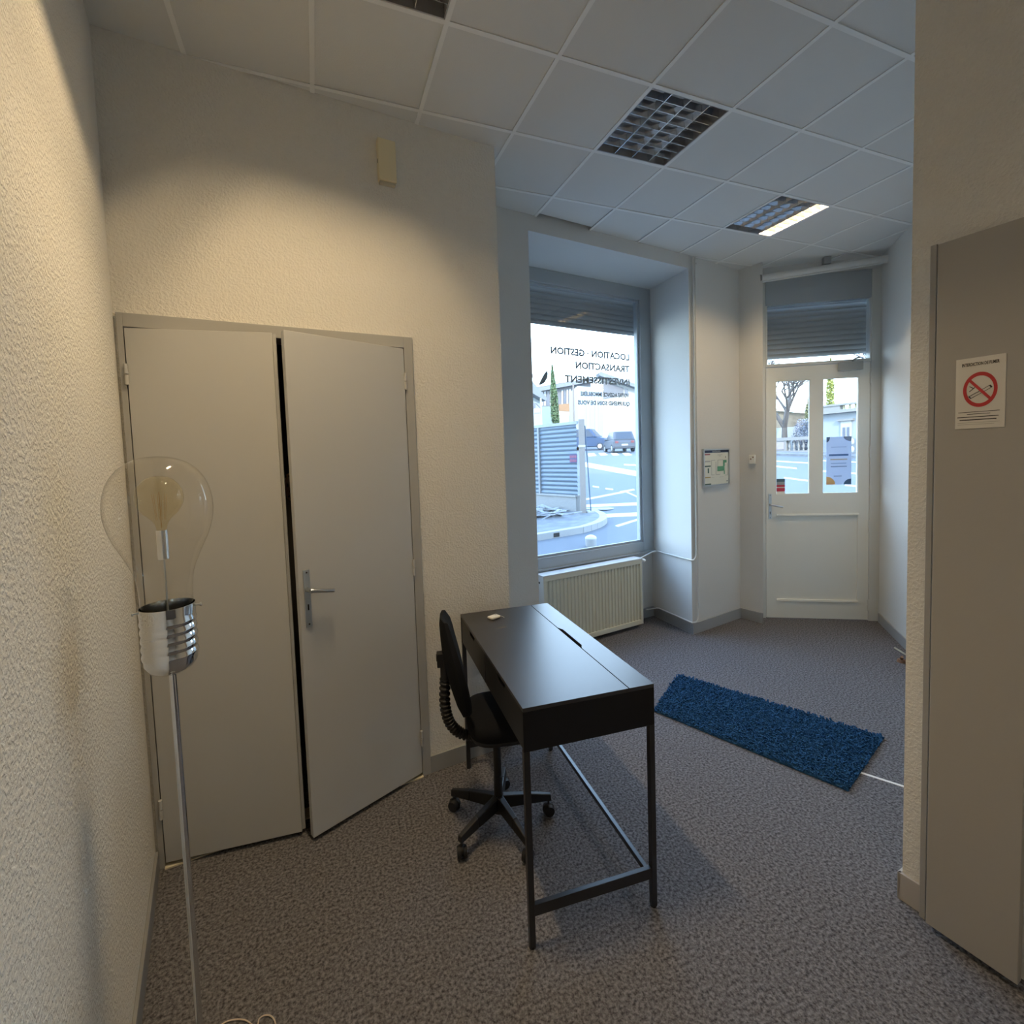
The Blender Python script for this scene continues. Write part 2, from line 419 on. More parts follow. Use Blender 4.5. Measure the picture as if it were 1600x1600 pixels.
for i in range(-5, 9):
    for j in range(-10, 5):
        if (i, j) in LIGHTS: continue
        cell = [G(i+e, j+e), G(i+1-e, j+e), G(i+1-e, j+1-e), G(i+e, j+1-e)]
        pg = clip(ROOM, cell)
        if not pg or area(pg) < 0.004: continue
        if (i, j) == (1, 2): pg = clip(pg, [WF.P(-0.5, 0.038)[:2], WF.P(3, 0.038)[:2], WF.P(3, 2)[:2], WF.P(-0.5, 2)[:2]])
        dz = random.uniform(0, 0.002)
        if (i, j) == (1, 2): dz = 0.004
        b = MB(); b.prism(pg, CZ+0.004+dz, CZ+0.018+dz); b.build('ceiling_tile', m_tile, ceil)
w = 0.020
for i in range(-5, 10):
    for j in range(-10, 5):
        pg = clip(ROOM, [G(i-w, j), G(i+w, j), G(i+w, j+1), G(i-w, j+1)])
        if pg and area(pg) > 5e-4: b = MB(); b.prism(pg, CZ, CZ+0.0035); b.build('grid_bar', m_bar, ceil)
        pg = clip(ROOM, [G(i+w, j-w), G(i+1-w, j-w), G(i+1-w, j+w), G(i+w, j+w)])
        if pg and area(pg) > 5e-4: b = MB(); b.prism(pg, CZ, CZ+0.0035); b.build('grid_bar', m_bar, ceil)

# louvred ceiling lights
def louvre_light(i, j, label, lit, other=None, lcol=(1.0, 0.74, 0.42)):
    c = G(i+0.5, j+0.5); r = thing('ceiling_light', label, 'light', (c[0], c[1], CZ), GA, 'louvred lights in the tiled ceiling')
    h = T/2-0.011
    b = MB(); b.box(-h, h, -h, h, 0.088, 0.095)
    for sx_ in (-1, 1):
        b.box(min(sx_*h, sx_*(h-0.004)), max(sx_*h, sx_*(h-0.004)), -h, h, 0.001, 0.088); b.box(-h, h, min(sx_*h, sx_*(h-0.004)), max(sx_*h, sx_*(h-0.004)), 0.001, 0.088)
    b.build('housing', m_louvreback, r, local=True)
    nc, nr = 4, 8; cw = 2*h/nc
    for k in range(1, nc):
        x = -h+k*cw
        b = MB(); b.hexa([(x-0.0015, -h+.004, 0.003), (x+0.0015, -h+.004, 0.003), (x+0.0015, h-.004, 0.003), (x-0.0015, h-.004, 0.003)],
                         [(x-0.011, -h+.004, 0.040), (x+0.011, -h+.004, 0.040), (x+0.011, h-.004, 0.040), (x-0.011, h-.004, 0.040)])
        b.build('louvre_blade', m_louvre, r, local=True)
    for q in range(1, nr):
        y = -h+2*h*q/nr
        for k in range(nc):
            x0, x1 = -h+k*cw+0.004, -h+(k+1)*cw-0.004
            b = MB(); b.hexa([(x0, y-0.001, 0.005), (x1, y-0.001, 0.005), (x1, y+0.001, 0.005), (x0, y+0.001, 0.005)],
                             [(x0+.007, y-0.007, 0.038), (x1-.007, y-0.007, 0.038), (x1-.007, y+0.007, 0.038), (x0+.007, y+0.007, 0.038)])
            b.build('louvre_blade', m_louvre, r, local=True)
    for k in range(nc):
        x = -h+(k+0.5)*cw; on = (k == lit)
        b = MB(); b.cyl((x, -h+0.02, 0.066), (x, h-0.02, 0.066), 0.009, n=10)
        b.build('tube', m_tube_on if on else m_tube_off, r, smooth=True, local=True)
        if on:
            # the lit tube is boxed by its own bright trough
            t = MB(); t.box(x-cw/2+.008, x-cw/2+.011, -h+.006, h-.006, 0.042, 0.086); t.box(x+cw/2-.011, x+cw/2-.008, -h+.006, h-.006, 0.042, 0.086)
            t.box(x-cw/2+.008, x+cw/2-.008, -h+.006, h-.006, 0.084, 0.087)
            t.build('trough', mat('bright_trough', (0.85, 0.80, 0.62), 0.4), r, local=True)
            L = bpy.data.lights.new('tube_light', 'AREA'); L.shape = 'RECTANGLE'; L.size = 0.05; L.size_y = 2*h-0.03
            L.energy = other; L.color = lcol
            lo = bpy.data.objects.new('tube_light', L); COL.objects.link(lo); lo.parent = r; lo.location = (x, 0, 0.062)
    return r
louvre_light(1, 0, 'unlit square louvred ceiling light nearest the middle of the ceiling, all cells dark', -1)
louvre_light(4, 1, 'square louvred ceiling light near the street door, one yellow tube strip lit', 3, 42)
louvre_light(-2, -1, 'louvred ceiling light above the cupboard doors, cut by the photo top, glowing yellow', 0, 62.0)
louvre_light(-1, -5, 'louvred ceiling light over the spot where the photographer stands, outside the frame', 1, 24.0, (1.0, 0.83, 0.62))

# ------------------------------------------------------------------ cupboard double door (door_1)
d1 = thing('door_1', None, None, kind='structure')
b = MB()
b.obox(CUP, -0.001, 0.020, 0.0, 0.014, 0, 2.392); b.obox(CUP, 1.200, 1.247, 0.0, 0.014, 0, 2.392); b.obox(CUP, 0.020, 1.200, 0.0, 0.014, 2.336, 2.392)
b.obox(CUP, 0.006, 0.020, -0.12, 0, 0, 2.35); b.obox(CUP, 1.200, 1.214, -0.12, 0, 0, 2.35); b.obox(CUP, 0.02, 1.20, -0.12, 0, 2.336, 2.35)
b.build('door_frame', mat('cupboard_frame_paint', (0.42, 0.42, 0.41), 0.45), d1, bevel=0.0015)
b = MB(); b.obox(CUP, 0.02, 1.20, -0.05, 0.026, 0, 0.006); b.build('threshold', mat('pale_threshold', (0.75, 0.68, 0.52), 0.5), d1)
def leaf(a, c, z0, z1, t=0.032, name='door_leaf', m=m_doorgrey, root=d1, side=-1):
    f = FR(a, c); b = MB(); b.obox(f, 0, f.L, side*t, 0, z0, z1); return f, b.build(name, m, root, bevel=0.002)
hl = CUP.P(0.023, 0.014); fl, lf = leaf(hl[:2], (-0.204, 2.312), 0.022, 2.330)
b = MB(); b.obox(fl, fl.L-0.004, fl.L+0.012, -0.032, -0.018, 0.022, 2.33); b.build('rebate', m_doorgrey, lf)
hr = CUP.P(1.197, 0.014); fr_, rf = leaf((-0.152, 2.250), hr[:2], 0.022, 2.330)
def hinge(p, root, m=m_doorgrey, h=0.085):
    b = MB(); b.cyl((p[0], p[1], p[2]-h/2), (p[0], p[1], p[2]-0.002), 0.0075, n=10); b.cyl((p[0], p[1], p[2]+0.002), (p[0], p[1], p[2]+h/2), 0.0075, n=10)
    b.build('hinge', m, root, smooth=True)
for z in (2.14, 1.20, 0.27):
    if z != 1.20: hinge((CUP.P(0.021, 0.020).x, CUP.P(0.021, 0.020).y, z), lf)
for z in (2.16, 1.17, 0.22): hinge((CUP.P(1.199, 0.020).x, CUP.P(1.199, 0.020).y, z), rf)
def lever(f, s, zt, zb, zl_, root, w=0.030, ln=0.105, sgn=1):
    b = MB(); b.obox(f, s-w/2, s+w/2, 0.0, 0.006, zb, zt); pl = b.build('lock_plate', m_alu, root, bevel=0.002)
    b = MB(); p = f.P(s, 0.006, zl_); q = f.P(s, 0.045, zl_)
    b.cyl(p, q, 0.010, n=12)
    b.tube([q, f.P(s+sgn*0.010, 0.050, zl_), f.P(s+sgn*ln*0.6, 0.050, zl_-0.012), f.P(s+sgn*ln, 0.048, zl_-0.020)], [0.0095, 0.0095, 0.0085, 0.0085], n=12)
    b.build('handle', m_steel, root, smooth=True)
    b = MB(); b.obox(f, s-0.003, s+0.003, 0.006, 0.0068, zl_-0.095, zl_-0.068); b.build('keyhole', m_dark, root)
    b = MB()
    for z in (zt-0.013, zb+0.013): b.cyl(f.P(s, 0.006, z), f.P(s, 0.0072, z), 0.004, n=8)
    b.build('screw', m_ink, root)
lever(fr_, 0.036, 1.270, 1.008, 1.180, rf)
# things inside the cupboard, seen through the gap
c = CUP.P(0.62, -0.10, 1.62)
b = MB()
for k in range(5):
    r0 = 0.030+0.005*random.random()
    pts = [(c.x+0.01*random.uniform(-1, 1)+0.012*math.cos(a), c.y-0.004*k, c.z+0.0*k+r0*math.sin(a)*1.6+0.008*k) for a in [2*math.pi*q/18 for q in range(19)]]
    b.tube(pts, 0.0035, n=6, cap=False)
tag(b.build('cable_coil', mat('tan_cable', (0.5, 0.32, 0.18), 0.5)), 'tan coil of cable hanging inside the cupboard, seen in the gap between its doors', 'cable')

# alarm box on the cupboard wall
s0, zt = CUP.px(590, 212, 0.04); s1, _ = CUP.px(618, 218, 0.04); _, zb = CUP.px(606, 285, 0.04)
o = thing('alarm_box', 'cream plastic alarm box high on the warm lit wall above the cupboard', 'alarm', CUP.P((s0+s1)/2, 0, zb))
b = MB(); b.obox(CUP, s0, s1, 0, 0.034, zb+0.012, zt); b.build('housing', m_cream, o, bevel=0.004)
b = MB(); b.obox(CUP, s0+0.004, s1-0.004, 0, 0.026, zb, zb+0.012); b.build('lens', mat('cream_lens', (0.55, 0.50, 0.38), 0.3), o, bevel=0.003)
b = MB(); b.obox(CUP, s0-0.0005, s0+0.003, 0.012, 0.020, (zb+zt)/2-0.01, (zb+zt)/2+0.01); b.build('latch', m_dark, o)

# ------------------------------------------------------------------ window_1
w1 = thing('window_1', None, None, kind='structure')
gs0, gs1, gz0, gz1 = 0.26, P2.px(1002, 848)[0], 0.815, 3.30
fo0, fo1 = 0.20, P2.L
fp = 0.05
b = MB()
b.obox(P2, fo0, gs0, -0.02, fp, zs, zl); b.build('frame_jamb', m_frame, w1, bevel=0.004)
b = MB(); b.obox(P2, gs1+0.004, fo1-0.002, -0.06, 0.03, zs, zl); b.build('frame_jamb', m_frame, w1, bevel=0.004)
b = MB(); b.obox(P2, gs0, gs1+0.004, -0.06, 0.03, gz1-0.03, zl); b.build('frame_head', m_frame, w1, bevel=0.004)
b = MB(); b.obox(P2, gs0, gs1+0.004, -0.06, 0.03, zs, gz0); b.build('frame_sill', m_frame, w1, bevel=0.004)
b = MB()
bd = 0.022
b.obox(P2, gs1-bd, gs1, -0.01, 0.012, gz0, gz1-0.03); b.obox(P2, gs0, gs1-bd, -0.01, 0.012, gz0, gz0+bd); b.obox(P2, gs0, gs1-bd, -0.01, 0.012, gz1-0.03-bd, gz1-0.03)
b.build('glazing_bead', m_frame, w1, bevel=0.002)
b = MB(); b.obox(P2, gs0, gs1-0.001, 0.0, 0.001, gz0, gz1-0.03); pane = b.build('pane', g_win, w1)
b = MB(); b.obox(P2, gs0, fo1-0.002, 0.03, 0.055, zs-0.0, zs+0.018); b.build('sill_trim', m_frame, w1, bevel=0.002)
# lettering on the glass (reads from the street)
m_let = mat('window_vinyl_grey', (0.34, 0.37, 0.40), 0.6)
PM = P2
def wtext(body, u_r, u_l, v_c, hpx, v_l=None, bold=0.040):
    sr, zr = P2.px(u_r, v_c, -0.002); sl, zl2 = P2.px(u_l, v_l if v_l else v_c, -0.002)
    _, za = P2.px(u_r, v_c-hpx/2, -0.002); _, zb_ = P2.px(u_r, v_c+hpx/2, -0.002)
    cu = bpy.data.curves.new('m', 'FONT'); cu.body = body; cu.offset = bold; t = bpy.data.objects.new('m', cu); me = bpy.data.meshes.new_from_object(t)
    xs = [v.co.x for v in me.vertices]; ys = [v.co.y for v in me.vertices]
    wd = max(xs)-min(xs); ht = max(ys)-min(ys)
    bpy.data.objects.remove(t); bpy.data.meshes.remove(me); bpy.data.curves.remove(cu)
    return text('lettering', body, 1.0, P2, sr, -0.0025, (za+zb_)/2, m_let, w1, mirror=True, sx=(sr-sl)/wd, sy=(za-zb_)/0.73, th=0.0004, bold=bold)
wtext('LOCATION \u00b7 GESTION', 983.5, 861, 559, 10)
wtext('TRANSACTION', 983.5, 899, 577.5, 10)
wtext('INVESTISSEMENT', 984.5, 883, 598, 10)
wtext("VOTRE AGENCE IMMOBILI\u00c8RE", 982.5, 907, 618.5, 6)
wtext('QUI PREND SOIN DE VOUS', 984, 903, 631.5, 6)
def leaf_decal(pts, name='leaf_decal'):
    b = MB(); q = []
    for u, v in pts: s, z = P2.px(u, v, -0.002); q.append((s, z))
    b.hexa([P2.P(s, -0.0025, z) for s, z in q], [P2.P(s, -0.0017, z) for s, z in q]); b.build(name, m_let, w1)
leaf_decal([(841.5, 602), (844, 596), (847.5, 589), (851, 583), (855, 579), (856.2, 584), (855, 591), (851.5, 597), (847, 600.5)])
leaf_decal([(815, 560), (822, 562), (828, 568), (831, 578), (833.2, 591), (828, 586), (820, 575)])

# roller shutters outside
m_slat = mat('shutter_slats', (0.34, 0.33, 0.32), 0.5)
def shutter(f, s0, s1, nn, z0, z1, label, pitch=0.048):
    # curtain hangs outside, one object per slat
    r = thing('roller_shutter', label, 'shutter', f.P((s0+s1)/2, nn, z0))
    z = z0; first = True
    while z < z1:
        b = MB(); h = pitch*1.0
        q = [(nn, z), (nn+0.006, z+h*0.25), (nn+0.008, z+h*0.5), (nn+0.006, z+h*0.75), (nn, z+h), (nn-0.004, z+h), (nn-0.004, z)]
        A = [f.P(s0, a, c_) for a, c_ in q]; B = [f.P(s1, a, c_) for a, c_ in q]; b.hexa(A, B)
        b.build('bottom_bar' if first else 'slat', m_slat, r); first = False; z += pitch
    return r
shutter(P2, gs0-0.03, gs1+0.16, -0.13, 2.955, 3.33, 'grey slatted roller shutter rolled most of the way up outside the shop window')

# ------------------------------------------------------------------ radiator
RO, RN = 0.075, 0.19
def rs(u, v, n=RN): return P2.px(u, v, n)
sL = rs(849, 893)[0]; sR, zT = rs(1003, 872); zB = rs(1003, 975)[1]
sL = rs(849, 893)[0]
rad = thing('radiator', 'cream ribbed panel radiator below the shop window', 'radiator', P2.P((sL+sR)/2, (RO+RN)/2, max(zB, 0.03)))
zB = max(zB, 0.03)
b = MB()
n_rib = 28; pit = (sR-sL-0.05)/n_rib
prof = []
for k in range(n_rib):
    a = sL+0.025+k*pit
    prof += [(a, RN-0.006), (a+pit*0.30, RN-0.006), (a+pit*0.42, RN-0.016), (a+pit*0.88, RN-0.016)]
prof.append((sR-0.025, RN-0.006))
top = [(s, n) for s, n in prof]
for z0_, z1_ in ((zB+0.045, zT-0.055),):
    for p, q in zip(top, top[1:]):
        b.face([P2.P(p[0], p[1], z0_), P2.P(q[0], q[1], z0_), P2.P(q[0], q[1], z1_), P2.P(p[0], p[1], z1_)])
b.build('front_panel', m_rad, rad)
b = MB(); b.obox(P2, sL+.01, sR-.01, RN-0.03, RN-0.017, zB+0.01, zT-0.01); b.build('water_panel', m_rad, rad)
b = MB(); b.obox(P2, sL+.002, sR-.002, RN-0.03, RN, zT-0.055, zT-0.012); b.obox(P2, sL+.002, sR-.002, RN-0.03, RN, zB, zB+0.045); b.obox(P2, sL+.002, sL+0.026, RN-0.03, RN, zB+0.04, zT-0.05); b.obox(P2, sR-0.026, sR-.002, RN-0.03, RN, zB+0.04, zT-0.05)
b.build('panel_border', m_rad, rad, bevel=0.003)
m_radw = mat('radiator_casing', (0.74, 0.75, 0.74), 0.35)
b = MB(); b.obox(P2, sL, sR, RO, RN+0.002, zT-0.012, zT); b.build('top_grille', m_radw, rad, bevel=0.003)
for a, c_ in ((sL-0.006, sL), (sR, sR+0.006)):
    b = MB(); b.obox(P2, a, c_, RO, RN+0.002, zB, zT); b.build('side_panel', m_radw, rad, bevel=0.002)
b = MB(); b.cyl(P2.P(sL-0.007, 0.13, zT-0.07), P2.P(sL-0.005, 0.13, zT-0.07), 0.010, n=12); b.build('vent_plug', m_dark, rad)
for s in (sL+0.15, sR-0.15):
    b = MB(); b.obox(P2, s, s+0.03, 0.0, RO+0.01, zT-0.2, zT-0.05); b.build('bracket', m_radw, rad)
b = MB()
vp = P2.P(sR+0.012, 0.13, zT-0.025)
b.cyl(vp-V((0.02, 0, 0)), vp+V((0.008, -0.006, 0)), 0.010, n=10); b.build('valve_body', m_steel, rad)
b = MB(); b.cyl(vp, vp+V((0.045, -0.030, -0.012)), 0.017, 0.020, n=12); b.cyl(vp+V((0.045, -0.030, -0.012)), vp+V((0.058, -0.038, -0.015)), 0.020, 0.012, n=12)
b.build('thermostat_knob', m_whitepl, rad, smooth=True)
# heating pipes
m_pipe = mat('pipe_paint', (0.70, 0.70, 0.67), 0.45)
def arc(c, r, a0, a1, ex, ez, n=6):
    return [c+ex*(r*math.cos(a0+(a1-a0)*k/n))+ez*(r*math.sin(a0+(a1-a0)*k/n)) for k in range(n+1)]
WN = WF.n
xf = 0.052
def pipe(sx_, nn, zbend, ysoff, zend, label, r=0.008):
    p = WIN_B; a = V((p[0]+0.038+sx_, p[1]+0.0, 0))+V((WN.x, WN.y, 0))*nn
    rv = V((3.155-ysoff, 0, 0))
    pts = [V((a.x, a.y, 3.49)), V((a.x, a.y, 2.4)), V((a.x, a.y, zbend+0.09)), V((a.x-0.003, a.y, zbend+0.05)), V((a.x-0.012, a.y-0.003, zbend+0.02)), V((a.x-0.035, a.y-0.002, zbend)),
           V((rv.x+0.006, p[1]-0.008, zbend-0.003)), V((rv.x, p[1]+0.03, zbend)), V((rv.x, p[1]+0.25, zbend+(zend-zbend)*0.5)), V((rv.x, 3.96, zend)), V((rv.x-0.02, 3.975, zend))]
    if zend > 0.4: pts += [V((3.07, 3.955, zend)), V((vp.x+0.01, vp.y+0.005, vp.z))]
    else: pts += [V((3.05, 3.975, zend)), V((2.99, 3.955, zend+0.01))]
    b = MB(); b.tube(pts, r, n=10)
    r_ = thing('heating_pipe', label, 'pipe', (a.x, a.y, zbend)); b.build('pipe', m_pipe, r_, smooth=True)
    for z in ((2.24, 1.04) if zend > 0.4 else (2.24, 1.04, 0.30)):
        b = MB(); b.cyl((a.x, a.y, z-0.008), (a.x, a.y, z+0.008), r+0.003, n=10); b.build('pipe_clip', m_pipe, r_)
_, zb1 = onv(1060, 870, (3.155, 3.5), (3.155, 4.0))[1:]
pipe(0.0, 0.018, zb1, 0.0, zb1+0.0, 'white heating pipe bending at window-sill height to the radiator valve')
_, zb2 = onv(1060, 982, (3.155, 3.5), (3.155, 4.0))[1:]
pipe(0.022, 0.016, max(zb2, 0.12), 0.0, max(zb2, 0.12), 'white heating pipe running down the wall corner to the baseboard', r=0.0065)

# ------------------------------------------------------------------ evacuation plan, sensor
EF = FR(WIN_B, PIER)
a0, zt = EF.px(1099.5, 702, 0.02); a1, _ = EF.px(1140, 700, 0.02); _, zb = EF.px(1100, 760.5, 0.02)
pl = thing('evacuation_plan', 'small silver-framed evacuation plan with a green area, on the wall between window and street door', 'sign', EF.P((a0+a1)/2, 0, zb))
b = MB(); ft = 0.012
b.obox(EF, a0, a1, 0.0, 0.022, zt-ft, zt); b.obox(EF, a0, a1, 0.0, 0.022, zb, zb+ft); b.obox(EF, a0, a0+ft, 0, 0.022, zb+ft, zt-ft); b.obox(EF, a1-ft, a1, 0, 0.022, zb+ft, zt-ft)
b.build('frame', m_steel, pl)
b = MB(); b.obox(EF, a0+ft, a1-ft, 0, 0.012, zb+ft, zt-ft); b.build('sheet', mat('plan_paper', (0.72, 0.72, 0.62), 0.35), pl)
W_ = a1-a0-2*ft; H_ = zt-zb-2*ft
def pr(name, x0, x1, y0, y1, col):
    b = MB(); b.obox(EF, a0+ft+x0*W_, a0+ft+x1*W_, 0.012, 0.0128, zb+ft+y0*H_, zb+ft+y1*H_)
    b.build(name, mat('print_%02x%02x%02x' % tuple(int(c*255) for c in col), col, 0.4), pl)
navy = (0.02, 0.04, 0.10); grn = (0.10, 0.33, 0.19); gr = (0.30, 0.31, 0.28); rd = (0.35, 0.10, 0.12)
pr('title_bar', 0, 1, 0.925, 1, navy)
text('title', 'PLAN D\u2019\u00c9VACUATION', H_*0.062, EF, a0+ft+W_*0.5, 0.0130, zb+ft+H_*0.963, m_paper, pl, align='CENTER', sx=0.62)
pr('legend', 0, 0.25, 0.86, 0.90, rd); pr('legend', 0.04, 0.26, 0.66, 0.70, (0.45, 0.45, 0.42)); pr('legend', 0.03, 0.27, 0.52, 0.56, (0.04, 0.10, 0.07))
pr('legend', 0.15, 0.20, 0.34, 0.48, (0.05, 0.12, 0.09)); pr('legend', 0.04, 0.26, 0.20, 0.23, (0.42, 0.30, 0.08)); pr('legend', 0.02, 0.28, 0.0, 0.035, (0.05, 0.12, 0.09)); pr('legend', 0, 0.03, 0.05, 0.5, gr)
pr('floor_area', 0.54, 0.84, 0.38, 0.52, grn); pr('floor_area', 0.78, 0.85, 0.52, 0.70, grn); pr('floor_area', 0.78, 0.93, 0.62, 0.70, grn); pr('floor_area', 0.81, 0.85, 0.28, 0.38, grn)
for x0, x1, y0, y1 in ((0.30, 0.45, 0.70, 0.71), (0.56, 0.78, 0.70, 0.71), (0.30, 0.31, 0.28, 0.70), (0.48, 0.49, 0.28, 0.66), (0.30, 0.42, 0.275, 0.285), (0.50, 0.66, 0.275, 0.285), (0.96, 0.97, 0.24, 0.60), (0.86, 0.97, 0.24, 0.25), (0.56, 0.57, 0.52, 0.70), (0.30, 0.42, 0.20, 0.205), (0.62, 0.80, 0.20, 0.205), (0.55, 0.75, 0.85, 0.86), (0.60, 0.70, 0.82, 0.83), (0.87, 0.90, 0.76, 0.81), (0.92, 0.98, 0.05, 0.09)):
    pr('plan_line', x0, x1, y0, y1, gr)

JF = FR(PIER, JAMB)
a0, zt = JF.px(1170.5, 711, 0.012); a1, _ = JF.px(1180, 711, 0.012); _, zb = JF.px(1175, 725, 0.012)
o = thing('sensor', 'small white wall sensor with two dots beside the street door', 'sensor', JF.P((a0+a1)/2, 0, zb))
b = MB(); b.obox(JF, a0, a1, 0, 0.018, zb, zt); b.build('housing', m_whitepl, o, bevel=0.004)
for ss, zz in ((0.32, 0.55), (0.68, 0.75)):
    b = MB(); p = JF.P(a0+(a1-a0)*ss, 0.018, zb+(zt-zb)*zz); q = JF.P(a0+(a1-a0)*ss, 0.0195, zb+(zt-zb)*zz); b.cyl(p, q, 0.007, n=10); b.build('dot', m_brown, o)
p = EF.px(1085, 412)
b = MB(); b.cyl(EF.P(p[0], 0, p[1]), EF.P(p[0], 0.01, p[1]), 0.012, n=10); tag(b.build('wall_plug', mat('brown_rust', (0.2, 0.13, 0.08), 0.8)), 'rusty screw plug high on the wall beside the heating pipes', 'screw')

# ------------------------------------------------------------------ street door (door_2)
d2 = thing('door_2', None, None, kind='structure')
L = DF.L
def D(u, v, n=0.0): return DF.px(u, v, n)
sl0 = D(1197, 700)[0]; sl1 = D(1358.5, 700)[0]
sf1 = D(1375, 700)[0]
m_fr2 = mat('door_frame_paint', (0.66, 0.67, 0.64), 0.45)
b = MB(); b.obox(DF, sl0-0.03, sl0-0.003, -0.06, 0.0, 0, 3.40); b.build('door_frame', m_fr2, d2, bevel=0.002)
b = MB(); b.obox(DF, sl1+0.003, sf1, -0.06, 0.012, 0, 3.40); b.build('door_frame', m_fr2, d2, bevel=0.002)
b = MB(); b.obox(DF, sl0-0.003, sl1+0.003, -0.06, 0.006, 3.135, 3.40); b.build('door_frame', m_frame, d2, bevel=0.002)
b = MB(); b.obox(DF, sl0-0.003, sl1+0.003, -0.06, 0.006, 2.535, 2.565); b.build('transom_bar', m_fr2, d2, bevel=0.002)
t0, t1 = sl0+0.012, sl1-0.006
b = MB(); b.obox(DF, sl0-0.003, t0, -0.06, 0.004, 2.565, 3.135); b.obox(DF, t1, sl1+0.003, -0.06, 0.004, 2.565, 3.135); b.build('door_frame', m_fr2, d2)
b = MB(); b.obox(DF, t0, t1, -0.02, -0.019, 2.565, 3.135); b.build('transom_pane', g_win, d2)
shutter(DF, sl0-0.05, sl1+0.07, -0.13, 2.634, 3.20, 'grey slatted roller shutter half-lowered outside behind the glass over the street door', pitch=0.05)
# the leaf, built of stiles and rails around two lights and a panel
g1 = (D(1212.5, 700)[0], D(1265.8, 700)[0]); g2 = (D(1285.5, 700)[0], D(1341.5, 700)[0]); zg0, zg1 = 1.27, 2.395
pn = (D(1214, 870)[0], D(1340, 870)[0]); zp0, zp1 = 0.20, 1.055
lz0, lz1, lt = 0.008, 2.530, 0.04
b = MB()
b.obox(DF, sl0, g1[0], -lt, 0, zg0, zg1); b.obox(DF, g1[1], g2[0], -lt, 0, zg0, zg1); b.obox(DF, g2[1], sl1, -lt, 0, zg0, zg1)
b.obox(DF, sl0, sl1, -lt, 0, zg1, lz1); b.obox(DF, sl0, sl1, -lt, 0, zp1, zg0); b.obox(DF, sl0, pn[0], -lt, 0, zp0, zp1); b.obox(DF, pn[1], sl1, -lt, 0, zp0, zp1); b.obox(DF, sl0, sl1, -lt, 0, lz0, zp0)
leaf2 = b.build('door_leaf', m_whitedoor, d2)
b = MB(); b.obox(DF, pn[0], pn[1], -0.03, -0.012, zp0, zp1); b.build('panel', m_whitedoor, leaf2)
b = MB(); b.hexa([DF.P(pn[0]-0.004, -0.0, zp1-0.0), DF.P(pn[1]+0.004, 0, zp1), DF.P(pn[1]+0.004, 0.010, zp1), DF.P(pn[0]-0.004, 0.010, zp1)], [DF.P(pn[0]-0.004, 0, zp1+0.016), DF.P(pn[1]+0.004, 0, zp1+0.016), DF.P(pn[1]+0.004, 0.006, zp1+0.016), DF.P(pn[0]-0.004, 0.006, zp1+0.016)])
b.hexa([DF.P(pn[0]-0.004, 0, zp0-0.016), DF.P(pn[1]+0.004, 0, zp0-0.016), DF.P(pn[1]+0.004, 0.010, zp0-0.016), DF.P(pn[0]-0.004, 0.010, zp0-0.016)], [DF.P(pn[0]-0.004, 0, zp0), DF.P(pn[1]+0.004, 0, zp0), DF.P(pn[1]+0.004, 0.006, zp0), DF.P(pn[0]-0.004, 0.006, zp0)])
b.build('moulding', m_whitedoor, leaf2)
for g in (g1, g2):
    b = MB(); b.obox(DF, g[0], g[1], -0.022, -0.021, zg0, zg1); b.build('pane', g_win, leaf2)
    b = MB(); q = 0.006
    b.obox(DF, g[0], g[0]+q, -0.020, -0.006, zg0, zg1); b.obox(DF, g[1]-q, g[1], -0.020, -0.006, zg0, zg1); b.obox(DF, g[0]+q, g[1]-q, -0.020, -0.006, zg0, zg0+q); b.obox(DF, g[0]+q, g[1]-q, -0.020, -0.006, zg1-q, zg1)
    b.build('glazing_bead', m_whitedoor, leaf2)
lever(DF, D(1203, 790)[0], 1.276, 1.023, 1.165, leaf2, w=0.028, ln=0.10)
for v in (590, 706, 822, 945):
    p = D(1360.5, v)
    hinge((DF.P(sl1+0.001, 0.006).x, DF.P(sl1+0.001, 0.006).y, p[1]), leaf2, m_fr2, 0.11)
# door closer
a0, zc0 = D(1312, 572, 0.04); a1, zc1 = D(1349, 574, 0.04)
m_closer = mat('closer_grey', (0.36, 0.38, 0.38), 0.4)
b = MB(); b.obox(DF, a0, a1, 0.0, 0.045, zc0-0.045, zc0+0.035); cl = b.build('door_closer', m_closer, leaf2, bevel=0.004)
b = MB(); p0 = DF.P(a0+(a1-a0)*0.62, 0.03, zc0+0.035); p1 = DF.P(a0+(a1-a0)*0.62, 0.03, zc0+0.055); b.cyl(p0, p1, 0.014, n=10); p2 = DF.P(a0+(a1-a0)*0.92, 0.012, zc0+0.075)
b.tube([p1, p1+(p2-p1)*0.5+V((0, 0, 0.006)), p2], 0.008, n=8); b.build('closer_arm', m_closer, leaf2)

